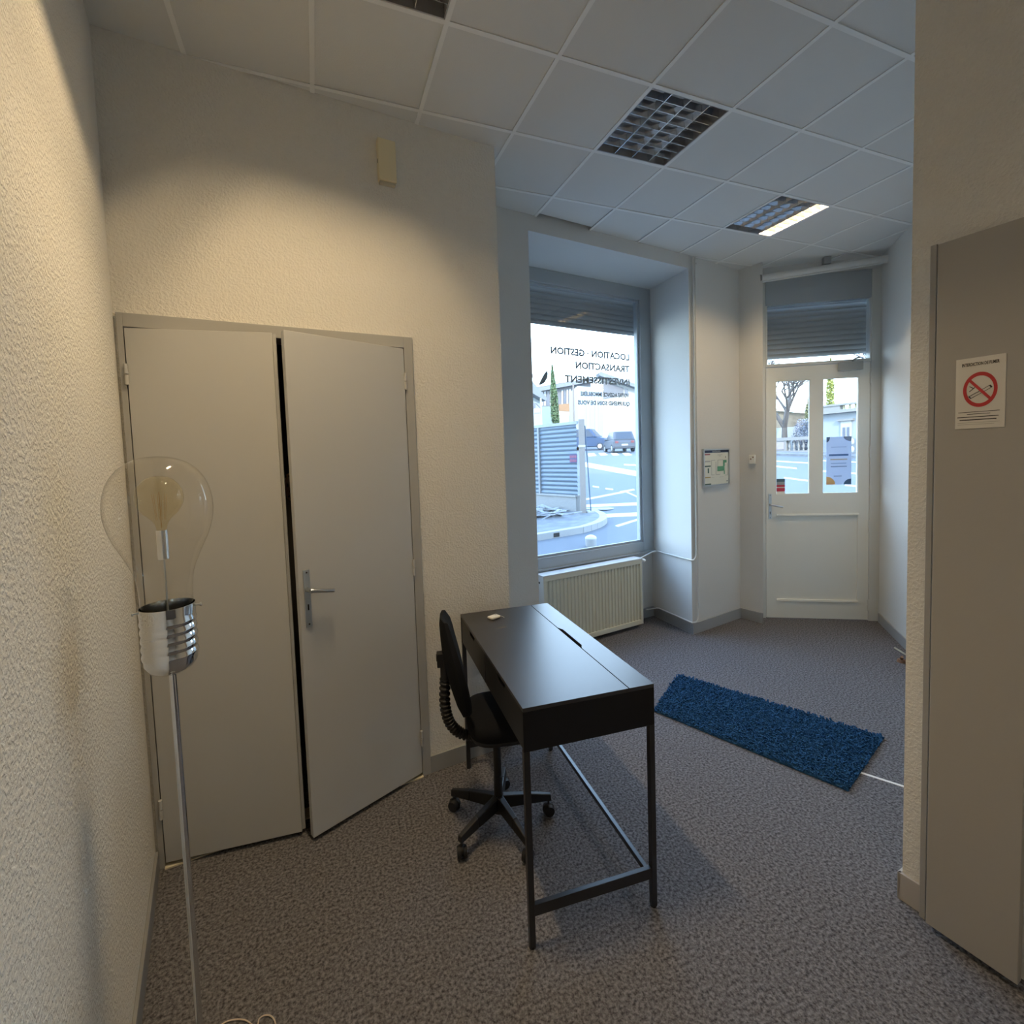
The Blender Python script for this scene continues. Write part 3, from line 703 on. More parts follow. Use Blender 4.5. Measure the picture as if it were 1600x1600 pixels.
# poster and sticker on the door glass
def on_door(u, v, n=-0.019): return DF.px(u, v, n)
p00 = on_door(1291, 757.5); p11 = on_door(1332, 681)
x0, x1 = p00[0], on_door(1330, 757)[0]; z0 = p00[1]; z1 = on_door(1294, 683)[1]
po = thing('poster', 'pale blue poster with lines of text taped to the right glass of the street door', 'poster', DF.P((x0+x1)/2, -0.019, z0))
b = MB(); b.obox(DF, x0, x1, -0.0205, -0.0195, z0, z1); b.build('sheet', paper_thin('poster_blue', (0.68, 0.77, 0.89)), po)
def pb(name, a, c_, d_, e_, col):
    b = MB(); b.obox(DF, x0+a*(x1-x0), x0+c_*(x1-x0), -0.0195, -0.0190, z0+d_*(z1-z0), z0+e_*(z1-z0)); b.build(name, mat('ink_%02x%02x%02x' % tuple(int(k*255) for k in col), col, 0.5), po)
pb('headline', 0.10, 0.88, 0.600, 0.640, (0.10, 0.22, 0.50)); pb('text_line', 0.16, 0.84, 0.515, 0.54, (0.62, 0.56, 0.48)); pb('text_line', 0.18, 0.80, 0.44, 0.452, (0.22, 0.34, 0.52)); pb('text_line', 0.18, 0.82, 0.37, 0.388, (0.22, 0.32, 0.48)); pb('text_line', 0.2, 0.8, 0.78, 0.79, (0.25, 0.36, 0.55)); pb('text_line', 0.3, 0.62, 0.17, 0.185, (0.28, 0.38, 0.55))
def pdisc(name, cx, cy, rx, ry, col, a0, a1):
    b = MB(); q = [(cx, cy)]+[(cx+rx*math.cos(a0+(a1-a0)*k/10), cy+ry*math.sin(a0+(a1-a0)*k/10)) for k in range(11)]
    q = [(min(max(a, 0), 1), min(max(c_, 0), 1)) for a, c_ in q]
    b.hexa([DF.P(x0+a*(x1-x0), -0.0195, z0+c_*(z1-z0)) for a, c_ in q], [DF.P(x0+a*(x1-x0), -0.0190, z0+c_*(z1-z0)) for a, c_ in q])
    b.build(name, mat('ink_%02x%02x%02x' % tuple(int(k*255) for k in col), col, 0.5), po)
pdisc('corner_shape', 0, 1, 0.14, 0.11, (0.10, 0.18, 0.34), -math.pi/2, 0); pdisc('corner_shape', 0, 0, 0.36, 0.17, (0.78, 0.52, 0.24), 0, math.pi/2)
pdisc('corner_shape', 1, 0, 0.30, 0.12, (0.08, 0.17, 0.33), math.pi/2, math.pi); pdisc('corner_shape', 1, 1, 0.32, 0.10, (0.26, 0.38, 0.62), math.pi, 1.5*math.pi)
a0, zz0 = on_door(1213.5, 772); a1, zz1 = on_door(1226.5, 748)
st = thing('sticker', 'small red and grey sticker in the bottom left corner of the street door glass', 'sticker', DF.P((a0+a1)/2, -0.019, zz0))
for k, (q0, q1, col) in enumerate(((0, 0.17, (0.7, 0.7, 0.66)), (0.17, 0.40, (0.50, 0.03, 0.06)), (0.40, 0.46, (0.75, 0.65, 0.62)), (0.46, 0.60, (0.50, 0.03, 0.06)), (0.60, 0.80, (0.32, 0.36, 0.36)), (0.80, 1.0, (0.08, 0.14, 0.18)))):
    b = MB(); b.obox(DF, a0, a1, -0.0205, -0.0195, zz0+q0*(zz1-zz0), zz0+q1*(zz1-zz0)); b.build('band', mat('sticker_%d' % k, col, 0.5), st)

# roller tube across the top of the entrance
rt0 = V((4.02, 3.43, 0)); e0 = ray(1189, 435); t_ = rt0.to_2d().length/math.hypot(e0.x, e0.y); A_ = EYE+e0*t_
B_ = onv(1390, 403, (4.06, 3.43), (4.88, 2.96))
A_ = onv(1189, 435, (4.06, 3.43), (4.88, 2.96))
rr = thing('roller_blind', 'white rolled-up blind tube mounted above the street door', 'blind', ((A_+B_)/2))
b = MB(); b.cyl(A_, B_, 0.030, n=18); b.build('roller', m_white, rr, smooth=True)
ax = (B_-A_).normalized()
b = MB(); b.cyl(A_+V((0, 0, -0.036))+ax*0.01, B_+V((0, 0, -0.036))-ax*0.01, 0.008, n=8); b.build('bottom_rail', m_white, rr, smooth=True)
for P_, q in ((A_, -1), (B_, 1)):
    b = MB(); b.cyl(P_, P_+ax*q*0.010, 0.034, n=18); b.build('end_cap', mat('dark_cap', (0.2, 0.19, 0.18), 0.5), rr)
mp = A_+(B_-A_)*0.52
b = MB(); b.prism([(mp.x-0.03, mp.y-0.0), (mp.x+0.02, mp.y-0.03), (mp.x+0.05, mp.y+0.015), (mp.x, mp.y+0.045)], mp.z+0.035, CZ-0.002); b.build('bracket', mat('bracket_grey', (0.32, 0.33, 0.33), 0.6), rr)

# ------------------------------------------------------------------ narrow door on the partition (door_3)
d3 = thing('door_3', None, None, kind='structure')
LF = FR(onz(1590, 1540, 0.02)[:2], onz(1446, 1441.6, 0.02)[:2], flip=True)
if LF.n.x > 0: LF.n = -LF.n
zb_ = 0.03
LF = FR(onz(1590, 1540, zb_)[:2], onz(1446, 1441.6, zb_)[:2], flip=True)
if LF.n.x > 0: LF.n = -LF.n
ztop = 2.395
b = MB(); b.obox(LF, 0, LF.L, -0.03, 0, zb_, ztop); leaf3 = b.build('door_leaf', m_door3, d3, bevel=0.002)
b = MB(); sF = PF.s_of(onz(1435.6, 1431)); b.obox(PF, sF-0.018, sF, -0.001, 0.03, 0.0, 2.412); b.obox(PF, sF-0.40, sF-0.018, -0.001, 0.012, 2.40, 2.412); b.build('door_frame', m_door3, d3, bevel=0.002)
b = MB(); b.obox(PF, sF, sF+0.003, 0.0, 0.004, 0.108, 2.40); b.build('edge_line', mat('pale_edge', (0.85, 0.84, 0.80), 0.4), d3)  # thin pale strip along the outer edge of the frame
# no-smoking sign on that leaf
a1, zt = LF.px(1494, 563, 0.003); a0, _ = LF.px(1573, 547, 0.003); _, zb = LF.px(1492, 671, 0.003)
sg = thing('no_smoking_sign', 'white no-smoking sign with a red ring on the narrow grey door at right', 'sign', LF.P((a0+a1)/2, 0, zb))
b = MB(); b.obox(LF, a0, a1, 0, 0.003, zb, zt); b.build('board', m_paper, sg, bevel=0.001)
Ws, Hs = a1-a0, zt-zb
# in the leaf frame 's' grows to the picture's left, so x runs a1 -> a0
class SFr: pass
SG = SFr(); SG.u = -LF.u; SG.n = LF.n; SG.o = V((LF.P(a1, 0).x, LF.P(a1, 0).y))
SG.P = lambda s, n, z=0: V((SG.o.x+SG.u.x*s+SG.n.x*n, SG.o.y+SG.u.y*s+SG.n.y*n, z))
cx, cz_ = Ws*0.505, zb+Hs*0.545
RX, RZ = Ws*0.345, Hs*0.245
b = MB(); K = 48
for k in range(K):
    q = [2*math.pi*k/K, 2*math.pi*(k+1)/K]
    pts = [(RX*math.cos(q[0]), RZ*math.sin(q[0])), (RX*math.cos(q[1]), RZ*math.sin(q[1])), (RX*0.79*math.cos(q[1]), RZ*0.79*math.sin(q[1])), (RX*0.79*math.cos(q[0]), RZ*0.79*math.sin(q[0]))]
    b.face([SG.P(cx+x, 0.0036, cz_+z) for x, z in pts])
b.build('ring', m_red, sg)
def bar(name, x0, z0, x1, z1, w_, m, n=0.0040):
    d = V((x1-x0, z1-z0)); p = V((-d.y, d.x)).normalized()*w_/2; b = MB()
    q = [(x0+p.x, z0+p.y), (x1+p.x, z1+p.y), (x1-p.x, z1-p.y), (x0-p.x, z0-p.y)]
    b.hexa([SG.P(cx+x, n-0.0004, cz_+z) for x, z in q], [SG.P(cx+x, n, cz_+z) for x, z in q]); return b.build(name, m, sg)
bar('slash', -RX*0.66, RZ*0.62, RX*0.66, -RZ*0.62, RX*0.19, m_red, 0.0044)
cg = [(-RX*0.58, -RZ*0.42), (RX*0.62, RZ*0.12)]
dd = V((cg[1][0]-cg[0][0], cg[1][1]-cg[0][1])); pp = V((-dd.y, dd.x)).normalized()*RX*0.10
bar('cigarette', cg[0][0]+pp.x, cg[0][1]+pp.y, cg[1][0]+pp.x, cg[1][1]+pp.y, RX*0.035, m_ink)
bar('cigarette', cg[0][0]-pp.x, cg[0][1]-pp.y, cg[1][0]-pp.x, cg[1][1]-pp.y, RX*0.035, m_ink)
bar('cigarette', cg[0][0]-pp.x, cg[0][1]-pp.y, cg[0][0]+pp.x, cg[0][1]+pp.y, RX*0.07, m_ink)
bar('cigarette', cg[1][0]-pp.x*1.1, cg[1][1]-pp.y*1.1, cg[1][0]+pp.x*1.1, cg[1][1]+pp.y*1.1, RX*0.10, m_ink)
bar('smoke', -RX*0.62, RZ*0.22, -RX*0.35, RZ*0.08, RX*0.05, m_ink); bar('smoke', -RX*0.62, -RZ*0.08, -RX*0.35, RZ*0.10, RX*0.05, m_ink); bar('smoke', -RX*0.35, RZ*0.08, -RX*0.25, RZ*0.22, RX*0.04, m_ink)
class TF: pass
tf = TF(); tf.u = SG.u; tf.n = SG.n; tf.P = SG.P
text('heading', 'INTERDICTION DE FUMER', Hs*0.062, tf, Ws*0.5, 0.0032, zb+Hs*0.905, m_ink, sg, align='CENTER', sx=0.68*Ws/Hs*1.5, th=0.0003, bold=0.0003)
for yy, xa, xb, hh in ((0.235, 0.07, 0.90, 0.008), (0.205, 0.25, 0.72, 0.008), (0.165, 0.05, 0.88, 0.011), (0.125, 0.10, 0.84, 0.014), (0.085, 0.06, 0.9, 0.005), (0.06, 0.06, 0.8, 0.005)):
    bar('small_print', Ws*xa-cx, zb+Hs*yy-cz_, Ws*xb-cx, zb+Hs*yy-cz_, Hs*hh, m_ink if hh > 0.007 else mat('pale_ink', (0.4, 0.37, 0.34), 0.6), 0.0034)

# ------------------------------------------------------------------ desk
DO, DA = (0.585, 1.453), -0.062
W, Ld, Hd = 0.520, 1.041, 0.882
dk = thing('desk', 'black narrow writing desk with two drawers and square metal legs', 'desk', (DO[0], DO[1], 0), DA)
def db(b, name, m=m_black, parent=dk, bevel=0.0015, **kw): return b.build(name, m, parent, local=True, bevel=bevel, **kw)
zb0 = 0.724; tt = 0.014
gx = 0.415
b = MB(); b.box(0, gx-0.0015, 0, Ld, Hd-tt, Hd); db(b, 'desktop', m_desktop, bevel=0.001)
b = MB(); b.prism([(gx+0.0015, 0), (W, 0), (W, Ld), (gx+0.0015, Ld), (gx+0.0015, 0.655), (gx+0.016, 0.625), (gx+0.016, 0.42), (gx+0.0015, 0.39)], Hd-tt, Hd); db(b, 'cable_flap', m_desktop, bevel=0.001)
b = MB(); b.box(0, W, 0, 0.016, zb0, Hd-tt); db(b, 'side_panel'); b = MB(); b.box(0, W, Ld-0.016, Ld, zb0, Hd-tt); db(b, 'side_panel')
b = MB(); b.box(0.016, W-0.016, 0.016, Ld-0.016, zb0, zb0+0.008); db(b, 'bottom_panel'); b = MB(); b.box(W-0.016, W, 0.016, Ld-0.016, zb0, Hd-tt); db(b, 'back_panel')
b = MB(); b.box(gx-0.02, gx+0.03, 0.016, Ld-0.016, Hd-0.06, Hd-0.05); db(b, 'cable_tray', m_ink)
for v0, v1 in ((0.020, 0.518), (0.523, Ld-0.020)):
    vm = (v0+v1)/2; zt = Hd-tt-0.003; h = 0.055
    b = MB()
    b.hexa([(0.002, v0, zb0+0.004), (0.002, v1, zb0+0.004), (0.002, v1, zt), (0.002, vm+h, zt), (0.002, vm+h-0.012, zt-0.022), (0.002, vm-h+0.012, zt-0.022), (0.002, vm-h, zt), (0.002, v0, zt)],
           [(0.016, v0, zb0+0.004), (0.016, v1, zb0+0.004), (0.016, v1, zt), (0.016, vm+h, zt), (0.016, vm+h-0.012, zt-0.022), (0.016, vm-h+0.012, zt-0.022), (0.016, vm-h, zt), (0.016, v0, zt)])
    dr = db(b, 'drawer', m_black); b = MB(); b.box(0.018, 0.30, v0+0.01, v1-0.01, zb0+0.012, zb0+0.05); db(b, 'drawer_box', m_dark, dr, 0)
lg = 0.022
for x, y in ((0, 0), (W-lg, 0), (0, Ld-lg), (W-lg, Ld-lg)):
    b = MB(); b.box(x, x+lg, y, y+lg, 0.004, zb0); l = db(b, 'leg', m_blackmetal)
    b = MB(); b.cyl((x+lg/2, y+lg/2, 0), (x+lg/2, y+lg/2, 0.006), 0.012, n=12); db(b, 'foot', m_chairpl, l, 0)
for y in (0, Ld-lg):
    b = MB(); b.box(lg, W-lg, y+0.002, y+lg-0.002, 0.118, 0.160); db(b, 'crossbar', m_blackmetal)
b = MB(); b.box(W-lg+0.002, W-0.002, lg, Ld-lg, 0.095, 0.118); db(b, 'stretcher', m_blackmetal)
# white gadget on the desk
g = onz(772, 966, Hd)
o = thing('remote', 'small white remote control lying on the far end of the black desk', 'remote', g, 0.35)
b = MB(); b.box(-0.031, 0.031, -0.022, 0.022, 0.0, 0.014); b.build('body', m_whitepl, o, bevel=0.006, local=True)
b = MB(); b.cyl((0.016, 0.006, 0.014), (0.016, 0.006, 0.0155), 0.005, n=10); b.build('button', m_steel, o, local=True)
b = MB(); b.tube([(0.03, 0.0, 0.006), (0.042, -0.006, 0.004), (0.046, -0.02, 0.002), (0.043, -0.034, 0.002)], 0.0012, n=6); b.build('strap', m_whitepl, o, local=True)
# dusty smears
g = onz(785, 980, Hd)
b = MB(); b.prism([(g.x-0.03, g.y-0.004), (g.x-0.008, g.y-0.014), (g.x+0.018, g.y-0.008), (g.x+0.026, g.y+0.020), (g.x+0.012, g.y+0.004), (g.x-0.008, g.y+0.006)], Hd+0.0001, Hd+0.0004)
b.build('dust_smear', mat('dust', (0.16, 0.15, 0.14), 0.9), dk)

# ------------------------------------------------------------------ office chair
ch = thing('office_chair', 'black swivel office chair on castors pushed under the desk', 'chair', (0.68, 2.03, 0), math.radians(-10))
cb = lambda b, name, m=m_chairpl, parent=ch, smooth=True, bevel=0: b.build(name, m, parent, smooth=smooth, local=True, bevel=bevel)
b = MB(); b.cyl((0, 0, 0.075), (0, 0, 0.150), 0.034, 0.026, n=18); hub = cb(b, 'hub')
b = MB(); b.tube([(0, 0, 0.14), (0, 0, 0.24), (0, 0, 0.241), (0, 0, 0.465)], [0.021, 0.020, 0.0185, 0.0185], n=16); cb(b, 'column')
for k in range(5):
    a = math.radians(64+10+72*k); ca, sa = math.cos(a), math.sin(a); R_ = 0.245
    b = MB(); px_, py_ = -sa, ca
    def ring(r, w_, z0, z1): return [(ca*r+px_*w_, sa*r+py_*w_, z0), (ca*r-px_*w_, sa*r-py_*w_, z0), (ca*r-px_*w_*.7, sa*r-py_*w_*.7, z1), (ca*r+px_*w_*.7, sa*r+py_*w_*.7, z1)]
    b.hexa(ring(0.015, 0.022, 0.092, 0.150), ring(0.15, 0.018, 0.086, 0.132)); b.hexa(ring(0.15, 0.018, 0.086, 0.132), ring(R_+0.012, 0.014, 0.078, 0.108))
    arm = cb(b, 'base_arm', smooth=False, bevel=0.004)
    cx_, cy_ = ca*R_, sa*R_
    b = MB(); b.cyl((cx_, cy_, 0.05), (cx_, cy_, 0.082), 0.006, n=8)
    tw = a+0.9*((k % 3)-1); tx, ty = math.cos(tw), math.sin(tw)
    for q in (-1, 1): b.cyl((cx_-ty*q*0.006, cy_+tx*q*0.006, 0.029), (cx_-ty*q*0.022, cy_+tx*q*0.022, 0.029), 0.029, 0.024, n=18)
    b.cyl((cx_-ty*-0.006, cy_+tx*-0.006, 0.029), (cx_-ty*0.006, cy_+tx*0.006, 0.029), 0.012, n=8)
    b.ell((cx_, cy_, 0.040), (0.027, 0.012, 0.022), 12, 8, Matrix.Rotation(tw, 3, 'Z'))
    cb(b, 'castor')
b = MB(); b.ell((0.040, 0, 0.535), (0.180, 0.180, 0.052), 28, 12, sq=0.55); cb(b, 'seat', m_chairfab)
b = MB(); b.ell((0.040, 0, 0.500), (0.172, 0.172, 0.024), 24, 8, sq=0.5); cb(b, 'seat_shell')
b = MB(); b.box(-0.10, 0.10, -0.045, 0.045, 0.455, 0.485); cb(b, 'mechanism', smooth=False, bevel=0.004)
# backrest: curved pad
b = MB(); NU, NV = 14, 12; grid = {}
for side, off in ((0, 0.0), (1, 0.040)):
    for i in range(NU+1):
        for j in range(NV+1):
            t_ = j/NV; z = 0.585+0.445*t_
            hw = 0.165*(0.62+0.38*math.sin(math.pi*min(1, (t_*0.9+0.12))))*(1 if t_ < 0.93 else 0.9)
            hw *= (1-0.55*max(0, 0.1-t_)*8)
            y = -hw+2*hw*i/NU
            lean = -0.165-0.075*t_ - 0.02*math.sin(t_*math.pi) + 0.045*(abs(y)/0.165)**2
            edge = min(i, NU-i, j, NV-j)
            th = off*(0.35 if edge == 0 else 0.8 if edge == 1 else 1.0)
            bulge = 0.012*math.sin(t_*math.pi)*side
            grid[side, i, j] = b.bm.verts.new((lean+th+bulge-(0.0 if side else 0.006*(edge > 0)), y, z))
for side in (0, 1):
    for i in range(NU):
        for j in range(NV):
            b.bm.faces.new([grid[side, i, j], grid[side, i+1, j], grid[side, i+1, j+1], grid[side, i, j+1]])
for i in range(NU):
    b.bm.faces.new([grid[0, i, 0], grid[0, i+1, 0], grid[1, i+1, 0], grid[1, i, 0]]); b.bm.faces.new([grid[0, i, NV], grid[0, i+1, NV], grid[1, i+1, NV], grid[1, i, NV]])
for j in range(NV):
    b.bm.faces.new([grid[0, 0, j], grid[0, 0, j+1], grid[1, 0, j+1], grid[1, 0, j]]); b.bm.faces.new([grid[0, NU, j], grid[0, NU, j+1], grid[1, NU, j+1], grid[1, NU, j]])
cb(b, 'backrest', m_chairfab)
b = MB(); b.tube([(-0.215, 0, 0.90), (-0.225, 0, 0.80), (-0.228, 0, 0.72)], [0.020, 0.024, 0.022], n=12); cb(b, 'back_bracket')
b = MB(); b.cyl((-0.265, 0, 0.842), (-0.225, 0, 0.842), 0.018, n=10); b.box(-0.262, -0.230, -0.02, 0.02, 0.80, 0.865); cb(b, 'adjusting_knob', smooth=False, bevel=0.003)
path = []; rads = []
ctrl = [V((-0.228, 0, 0.74)), V((-0.234, 0, 0.62)), V((-0.215, 0, 0.53)), V((-0.165, 0, 0.472)), V((-0.09, 0, 0.450))]
def cat_(p, t):
    n = len(p)-1; k = min(int(t*n), n-1); f = t*n-k
    a, b_, c_, d_ = p[max(k-1, 0)], p[k], p[k+1], p[min(k+2, n)]
    return 0.5*((2*b_)+(c_-a)*f+(2*a-5*b_+4*c_-d_)*f*f+(3*b_-a-3*c_+d_)*f**3)
for k in range(81): path.append(cat_(ctrl, k/80)); rads.append(0.026 if k % 4 < 2 else 0.020)
b = MB(); b.tube(path, rads, n=14); cb(b, 'bellows', smooth=False)

# ------------------------------------------------------------------ bulb-shaped floor lamp
LX, LY = -0.4035, 1.392
lp = thing('floor_lamp', 'chrome floor lamp shaped like a giant clear light bulb, beside the left wall', 'lamp', (LX, LY, 0))
def lb(b, name, m, parent=lp, smooth=True): return b.build(name, m, parent, smooth=smooth, local=True)
b = MB(); b.lathe([(0, 0.0), (0.125, 0.0), (0.125, 0.008), (0.11, 0.016), (0.02, 0.022), (0.010, 0.040)], (0, 0, 0), 40); lb(b, 'base', m_chrome)
b = MB(); b.cyl((0, 0, 0.02), (0, 0, 1.245), 0.0085, n=18); lb(b, 'pole', m_chrome)
pr_ = [(0.008, 1.226), (0.030, 1.229), (0.048, 1.240), (0.058, 1.256)]
for k in range(5):
    z = 1.268+k*0.0215
    pr_ += [(0.0585, z), (0.0615, z+0.006), (0.0620, z+0.011), (0.0600, z+0.017)]
pr_ += [(0.0605, 1.380), (0.0620, 1.402), (0.0595, 1.402), (0.058, 1.380), (0.057, 1.26), (0.03, 1.240), (0.006, 1.236)]
b = MB(); b.lathe(pr_, (0, 0, 0), 56); cap = lb(b, 'bulb_cap', m_chrome)
for a in (0.10, 3.35):
    b = MB(); p = V((math.cos(a), math.sin(a), 0)); b.cyl(p*0.061+V((0, 0, 1.392)), p*0.070+V((0, 0, 1.392)), 0.0022, n=8); b.cyl(p*0.070+V((0, 0, 1.392)), p*0.074+V((0, 0, 1.392)), 0.005, n=10); lb(b, 'screw', m_steel, cap)
def smoothprof(ctrl, n=40): return [tuple(cat_([V((a, c_, 0)) for a, c_ in ctrl], k/n)[:2]) for k in range(n+1)]
gp = smoothprof([(0.056, 1.385), (0.057, 1.43), (0.062, 1.48), (0.080, 1.53), (0.104, 1.585), (0.1155, 1.645), (0.106, 1.708), (0.078, 1.752), (0.040, 1.774), (0.0001, 1.780)])
b = MB(); b.lathe(gp, (0, 0, 0), 64); lb(b, 'bulb_glass', g_bulb)
b = MB(); b.cyl((0, 0, 1.24), (0, 0, 1.53), 0.0022, n=10); lb(b, 'stem', m_steel)
b = MB(); b.cyl((0, 0, 1.520), (0, 0, 1.594), 0.0125, n=24); lb(b, 'socket', m_chrome)
ip = smoothprof([(0.011, 1.594), (0.013, 1.606), (0.021, 1.621), (0.040, 1.641), (0.0515, 1.668), (0.048, 1.697), (0.032, 1.720), (0.013, 1.7295), (0.0001, 1.7305)], 30)
b = MB(); b.lathe(ip, (0, 0, 0), 48); ib = lb(b, 'amber_bulb', g_amber)
b = MB(); b.cyl((0, 0, 1.60), (0, 0, 1.69), 0.0010, n=8)
for k in range(6):
    a = k*math.pi/3; b.cyl((0.010*math.cos(a), 0.010*math.sin(a), 1.62), (0.016*math.cos(a), 0.016*math.sin(a), 1.685), 0.0005, n=5)
lb(b, 'filament', mat('filament_wire', (0.5, 0.35, 0.18), 0.4, metal=0.6), ib)
# its thin flex on the carpet
b = MB()
pts = [onz(u, v, 0.004) for u, v in ((330, 1622), (345, 1602), (362, 1594), (383, 1594), (398, 1604), (403, 1600), (405, 1592), (414, 1586.5), (424, 1588), (430, 1598), (431, 1620))]
b.tube([cat_(pts, k/50) for k in range(51)], 0.0022, n=8)
tag(b.build('power_flex', mat('pale_flex', (0.62, 0.52, 0.42), 0.5), smooth=True), 'thin pale wire curling on the carpet at the bottom edge near the lamp pole', 'cable')

# ------------------------------------------------------------------ blue rug
rc = [onz(1060, 1056), onz(1381, 1154), onz(1325, 1237), onz(1022, 1112)]
rug = thing('rug', 'shaggy dark blue rug on the grey carpet in front of the street door', 'rug', ((rc[0]+rc[1]+rc[2]+rc[3])/4))
b = MB(); b.prism([(p.x, p.y) for p in rc], 0.001, 0.010); b.build('backing', m_rug, rug)
def bil(s, t): return rc[0]*(1-s)*(1-t)+rc[1]*s*(1-t)+rc[2]*s*t+rc[3]*(1-s)*t
verts, faces = [], []
nx_, ny_ = 120, 62
for i in range(nx_):
    for j in range(ny_):
        s = (i+0.5+random.uniform(-.6, .6))/nx_; t = (j+0.5+random.uniform(-.6, .6))/ny_
        p = bil(min(max(s, -0.004), 1.004), min(max(t, -0.006), 1.006)); h = random.uniform(0.014, 0.028); r0 = random.uniform(0.005, 0.009)
        dx, dy = random.uniform(-.012, .012), random.uniform(-.012, .012); a0 = random.uniform(0, 6.28); k0 = len(verts)
        for q in range(3): verts.append((p.x+r0*math.cos(a0+q*2.094), p.y+r0*math.sin(a0+q*2.094), 0.006))
        for q in range(3): verts.append((p.x+dx+r0*.7*math.cos(a0+.4+q*2.094), p.y+dy+r0*.7*math.sin(a0+.4+q*2.094), h))
        faces += [(k0+3, k0+4, k0+5)]+[(k0+q, k0+(q+1) % 3, k0+3+(q+1) % 3, k0+3+q) for q in range(3)]
me = bpy.data.meshes.new('pile'); me.from_pydata([tuple(V(v)-rug.location) for v in verts], [], faces); me.materials.append(m_rug)
po_ = bpy.data.objects.new('pile', me); COL.objects.link(po_); po_.parent = rug; po_['kind'] = 'stuff'
# white metal strip in the carpet
s0 = onz(1335, 1204.5); s1 = onz(1408, 1228); dv = (s1-s0).normalized(); nv = V((-dv.y, dv.x, 0))*0.008
s0 = s0-dv*0.1; s1 = s1+dv*0.75
b = MB(); b.prism([(s0+nv)[:2], (s0-nv)[:2], (s1-nv)[:2], (s1+nv)[:2]], 0.0, 0.0025)
tag(b.build('carpet_strip', mat('pale_metal_strip', (0.78, 0.76, 0.70), 0.35)), 'thin pale metal carpet strip running from under the blue rug behind the partition', 'floor strip')
# low chrome pipe end with a brown foot, poking out from behind the partition
f0 = onz(1398.5, 1013, 0.055); f1 = onz(1404, 1029, 0.02); wd = V((RW2[0]-RW1[0], RW2[1]-RW1[1], 0)).normalized()
pe = thing('low_pipe', 'chrome pipe end and brown foot low on the floor, peeking out from behind the partition', 'pipe', (f1.x, f1.y, 0))
b = MB(); b.tube([f0, f0+V((-0.10, -0.16, 0.004)), f0+V((-0.10, -0.16, 0.004))+wd*0.35], 0.011, n=12); b.build('pipe', m_chrome, pe, smooth=True)
b = MB(); b.cyl((f1.x, f1.y-0.02, 0), (f1.x, f1.y-0.02, 0.022), 0.030, 0.024, n=16); b.cyl((f1.x, f1.y-0.02, 0.022), (f1.x-0.03, f1.y-0.04, 0.055), 0.010, n=8); b.build('foot', m_brown, pe, smooth=True)
#EXTERIOR
# ------------------------------------------------------------------ the street outside
m_road = mat('asphalt', (0.090, 0.103, 0.122), 0.85, var=(3, (0.070, 0.082, 0.10), 0.3), bump=(60, 0.004, 3))
m_paint = mat('road_paint', (0.42, 0.43, 0.43), 0.7)
m_pave = mat('pavement_concrete', (0.16, 0.172, 0.185), 0.9, var=(5, (0.085, 0.092, 0.105), 0.2), bump=(40, 0.006, 3))
m_kerb = mat('kerb_stone', (0.25, 0.255, 0.26), 0.8)
b = MB(); xs = [-12+3*i for i in range(38)]; ys = [3.0+3*j for j in range(36)]; gv_ = {}
for i, x in enumerate(xs):
    for j, y in enumerate(ys): gv_[i, j] = b.bm.verts.new((x, y, gz(x, y)))
for i in range(len(xs)-1):
    for j in range(len(ys)-1): b.bm.faces.new([gv_[i, j], gv_[i+1, j], gv_[i+1, j+1], gv_[i, j+1]])
b.build('street', m_road, kind='structure')
def ground_prism(name, pix, m, lift=0.006, base=0.0, **kw):
    b = MB(); q = [og(u, v) for u, v in pix]
    b.hexa([p+V((0, 0, base)) for p in q], [p+V((0, 0, lift)) for p in q]); return b.build(name, m, kind='structure', **kw)
for pix in (
    [(912, 722), (1004, 738), (1004, 746), (912, 729)],
    [(911, 789), (1004, 785), (1004, 789.5), (911, 793)],
    [(926, 804.5), (1004, 800.5), (1004, 806), (932, 809.5)],
    [(961, 821.5), (1004, 808.5), (1004, 811), (965, 823.5)],
    [(911, 780), (978, 767), (980, 769), (911, 782.5)],
    [(977, 767), (1004, 779), (1004, 781), (979, 770)],
    [(926, 759), (936, 760.5), (936, 762.5), (926, 761)], [(946, 762.5), (958, 764), (958, 766), (946, 764.5)],
    [(968, 768), (990, 764), (992, 766), (972, 770)],
    [(975, 725), (1004, 726.5), (1004, 728.5), (975, 727)],
    [(918, 709), (928, 708), (932, 712), (920, 713.5)], [(935, 708), (945, 707.5), (950, 711), (939, 712)], [(954, 708), (963, 707.5), (968, 711), (958, 712)], [(972, 708), (981, 707.5), (988, 711), (977, 712)],
    [(1205, 719.5), (1267, 723), (1267, 724.5), (1205, 721)], [(1205, 727), (1245, 731), (1245, 733), (1205, 729)], [(1225, 745.5), (1267, 751), (1267, 753), (1225, 747.5)],
    [(1283, 719), (1350, 722), (1350, 723.5), (1283, 720.5)], [(1283, 735), (1350, 740), (1350, 742), (1283, 737)], [(1320, 757), (1350, 760), (1350, 762.5), (1320, 759)]):
    ground_prism('road_marking', pix, m_paint)
b = MB(); c = og(941, 795, 0.0); b.cyl(c, c+V((0, 0, 0.012)), 0.30, n=24); b.build('manhole_cover', mat('cast_iron', (0.18, 0.21, 0.25), 0.6), kind='structure')

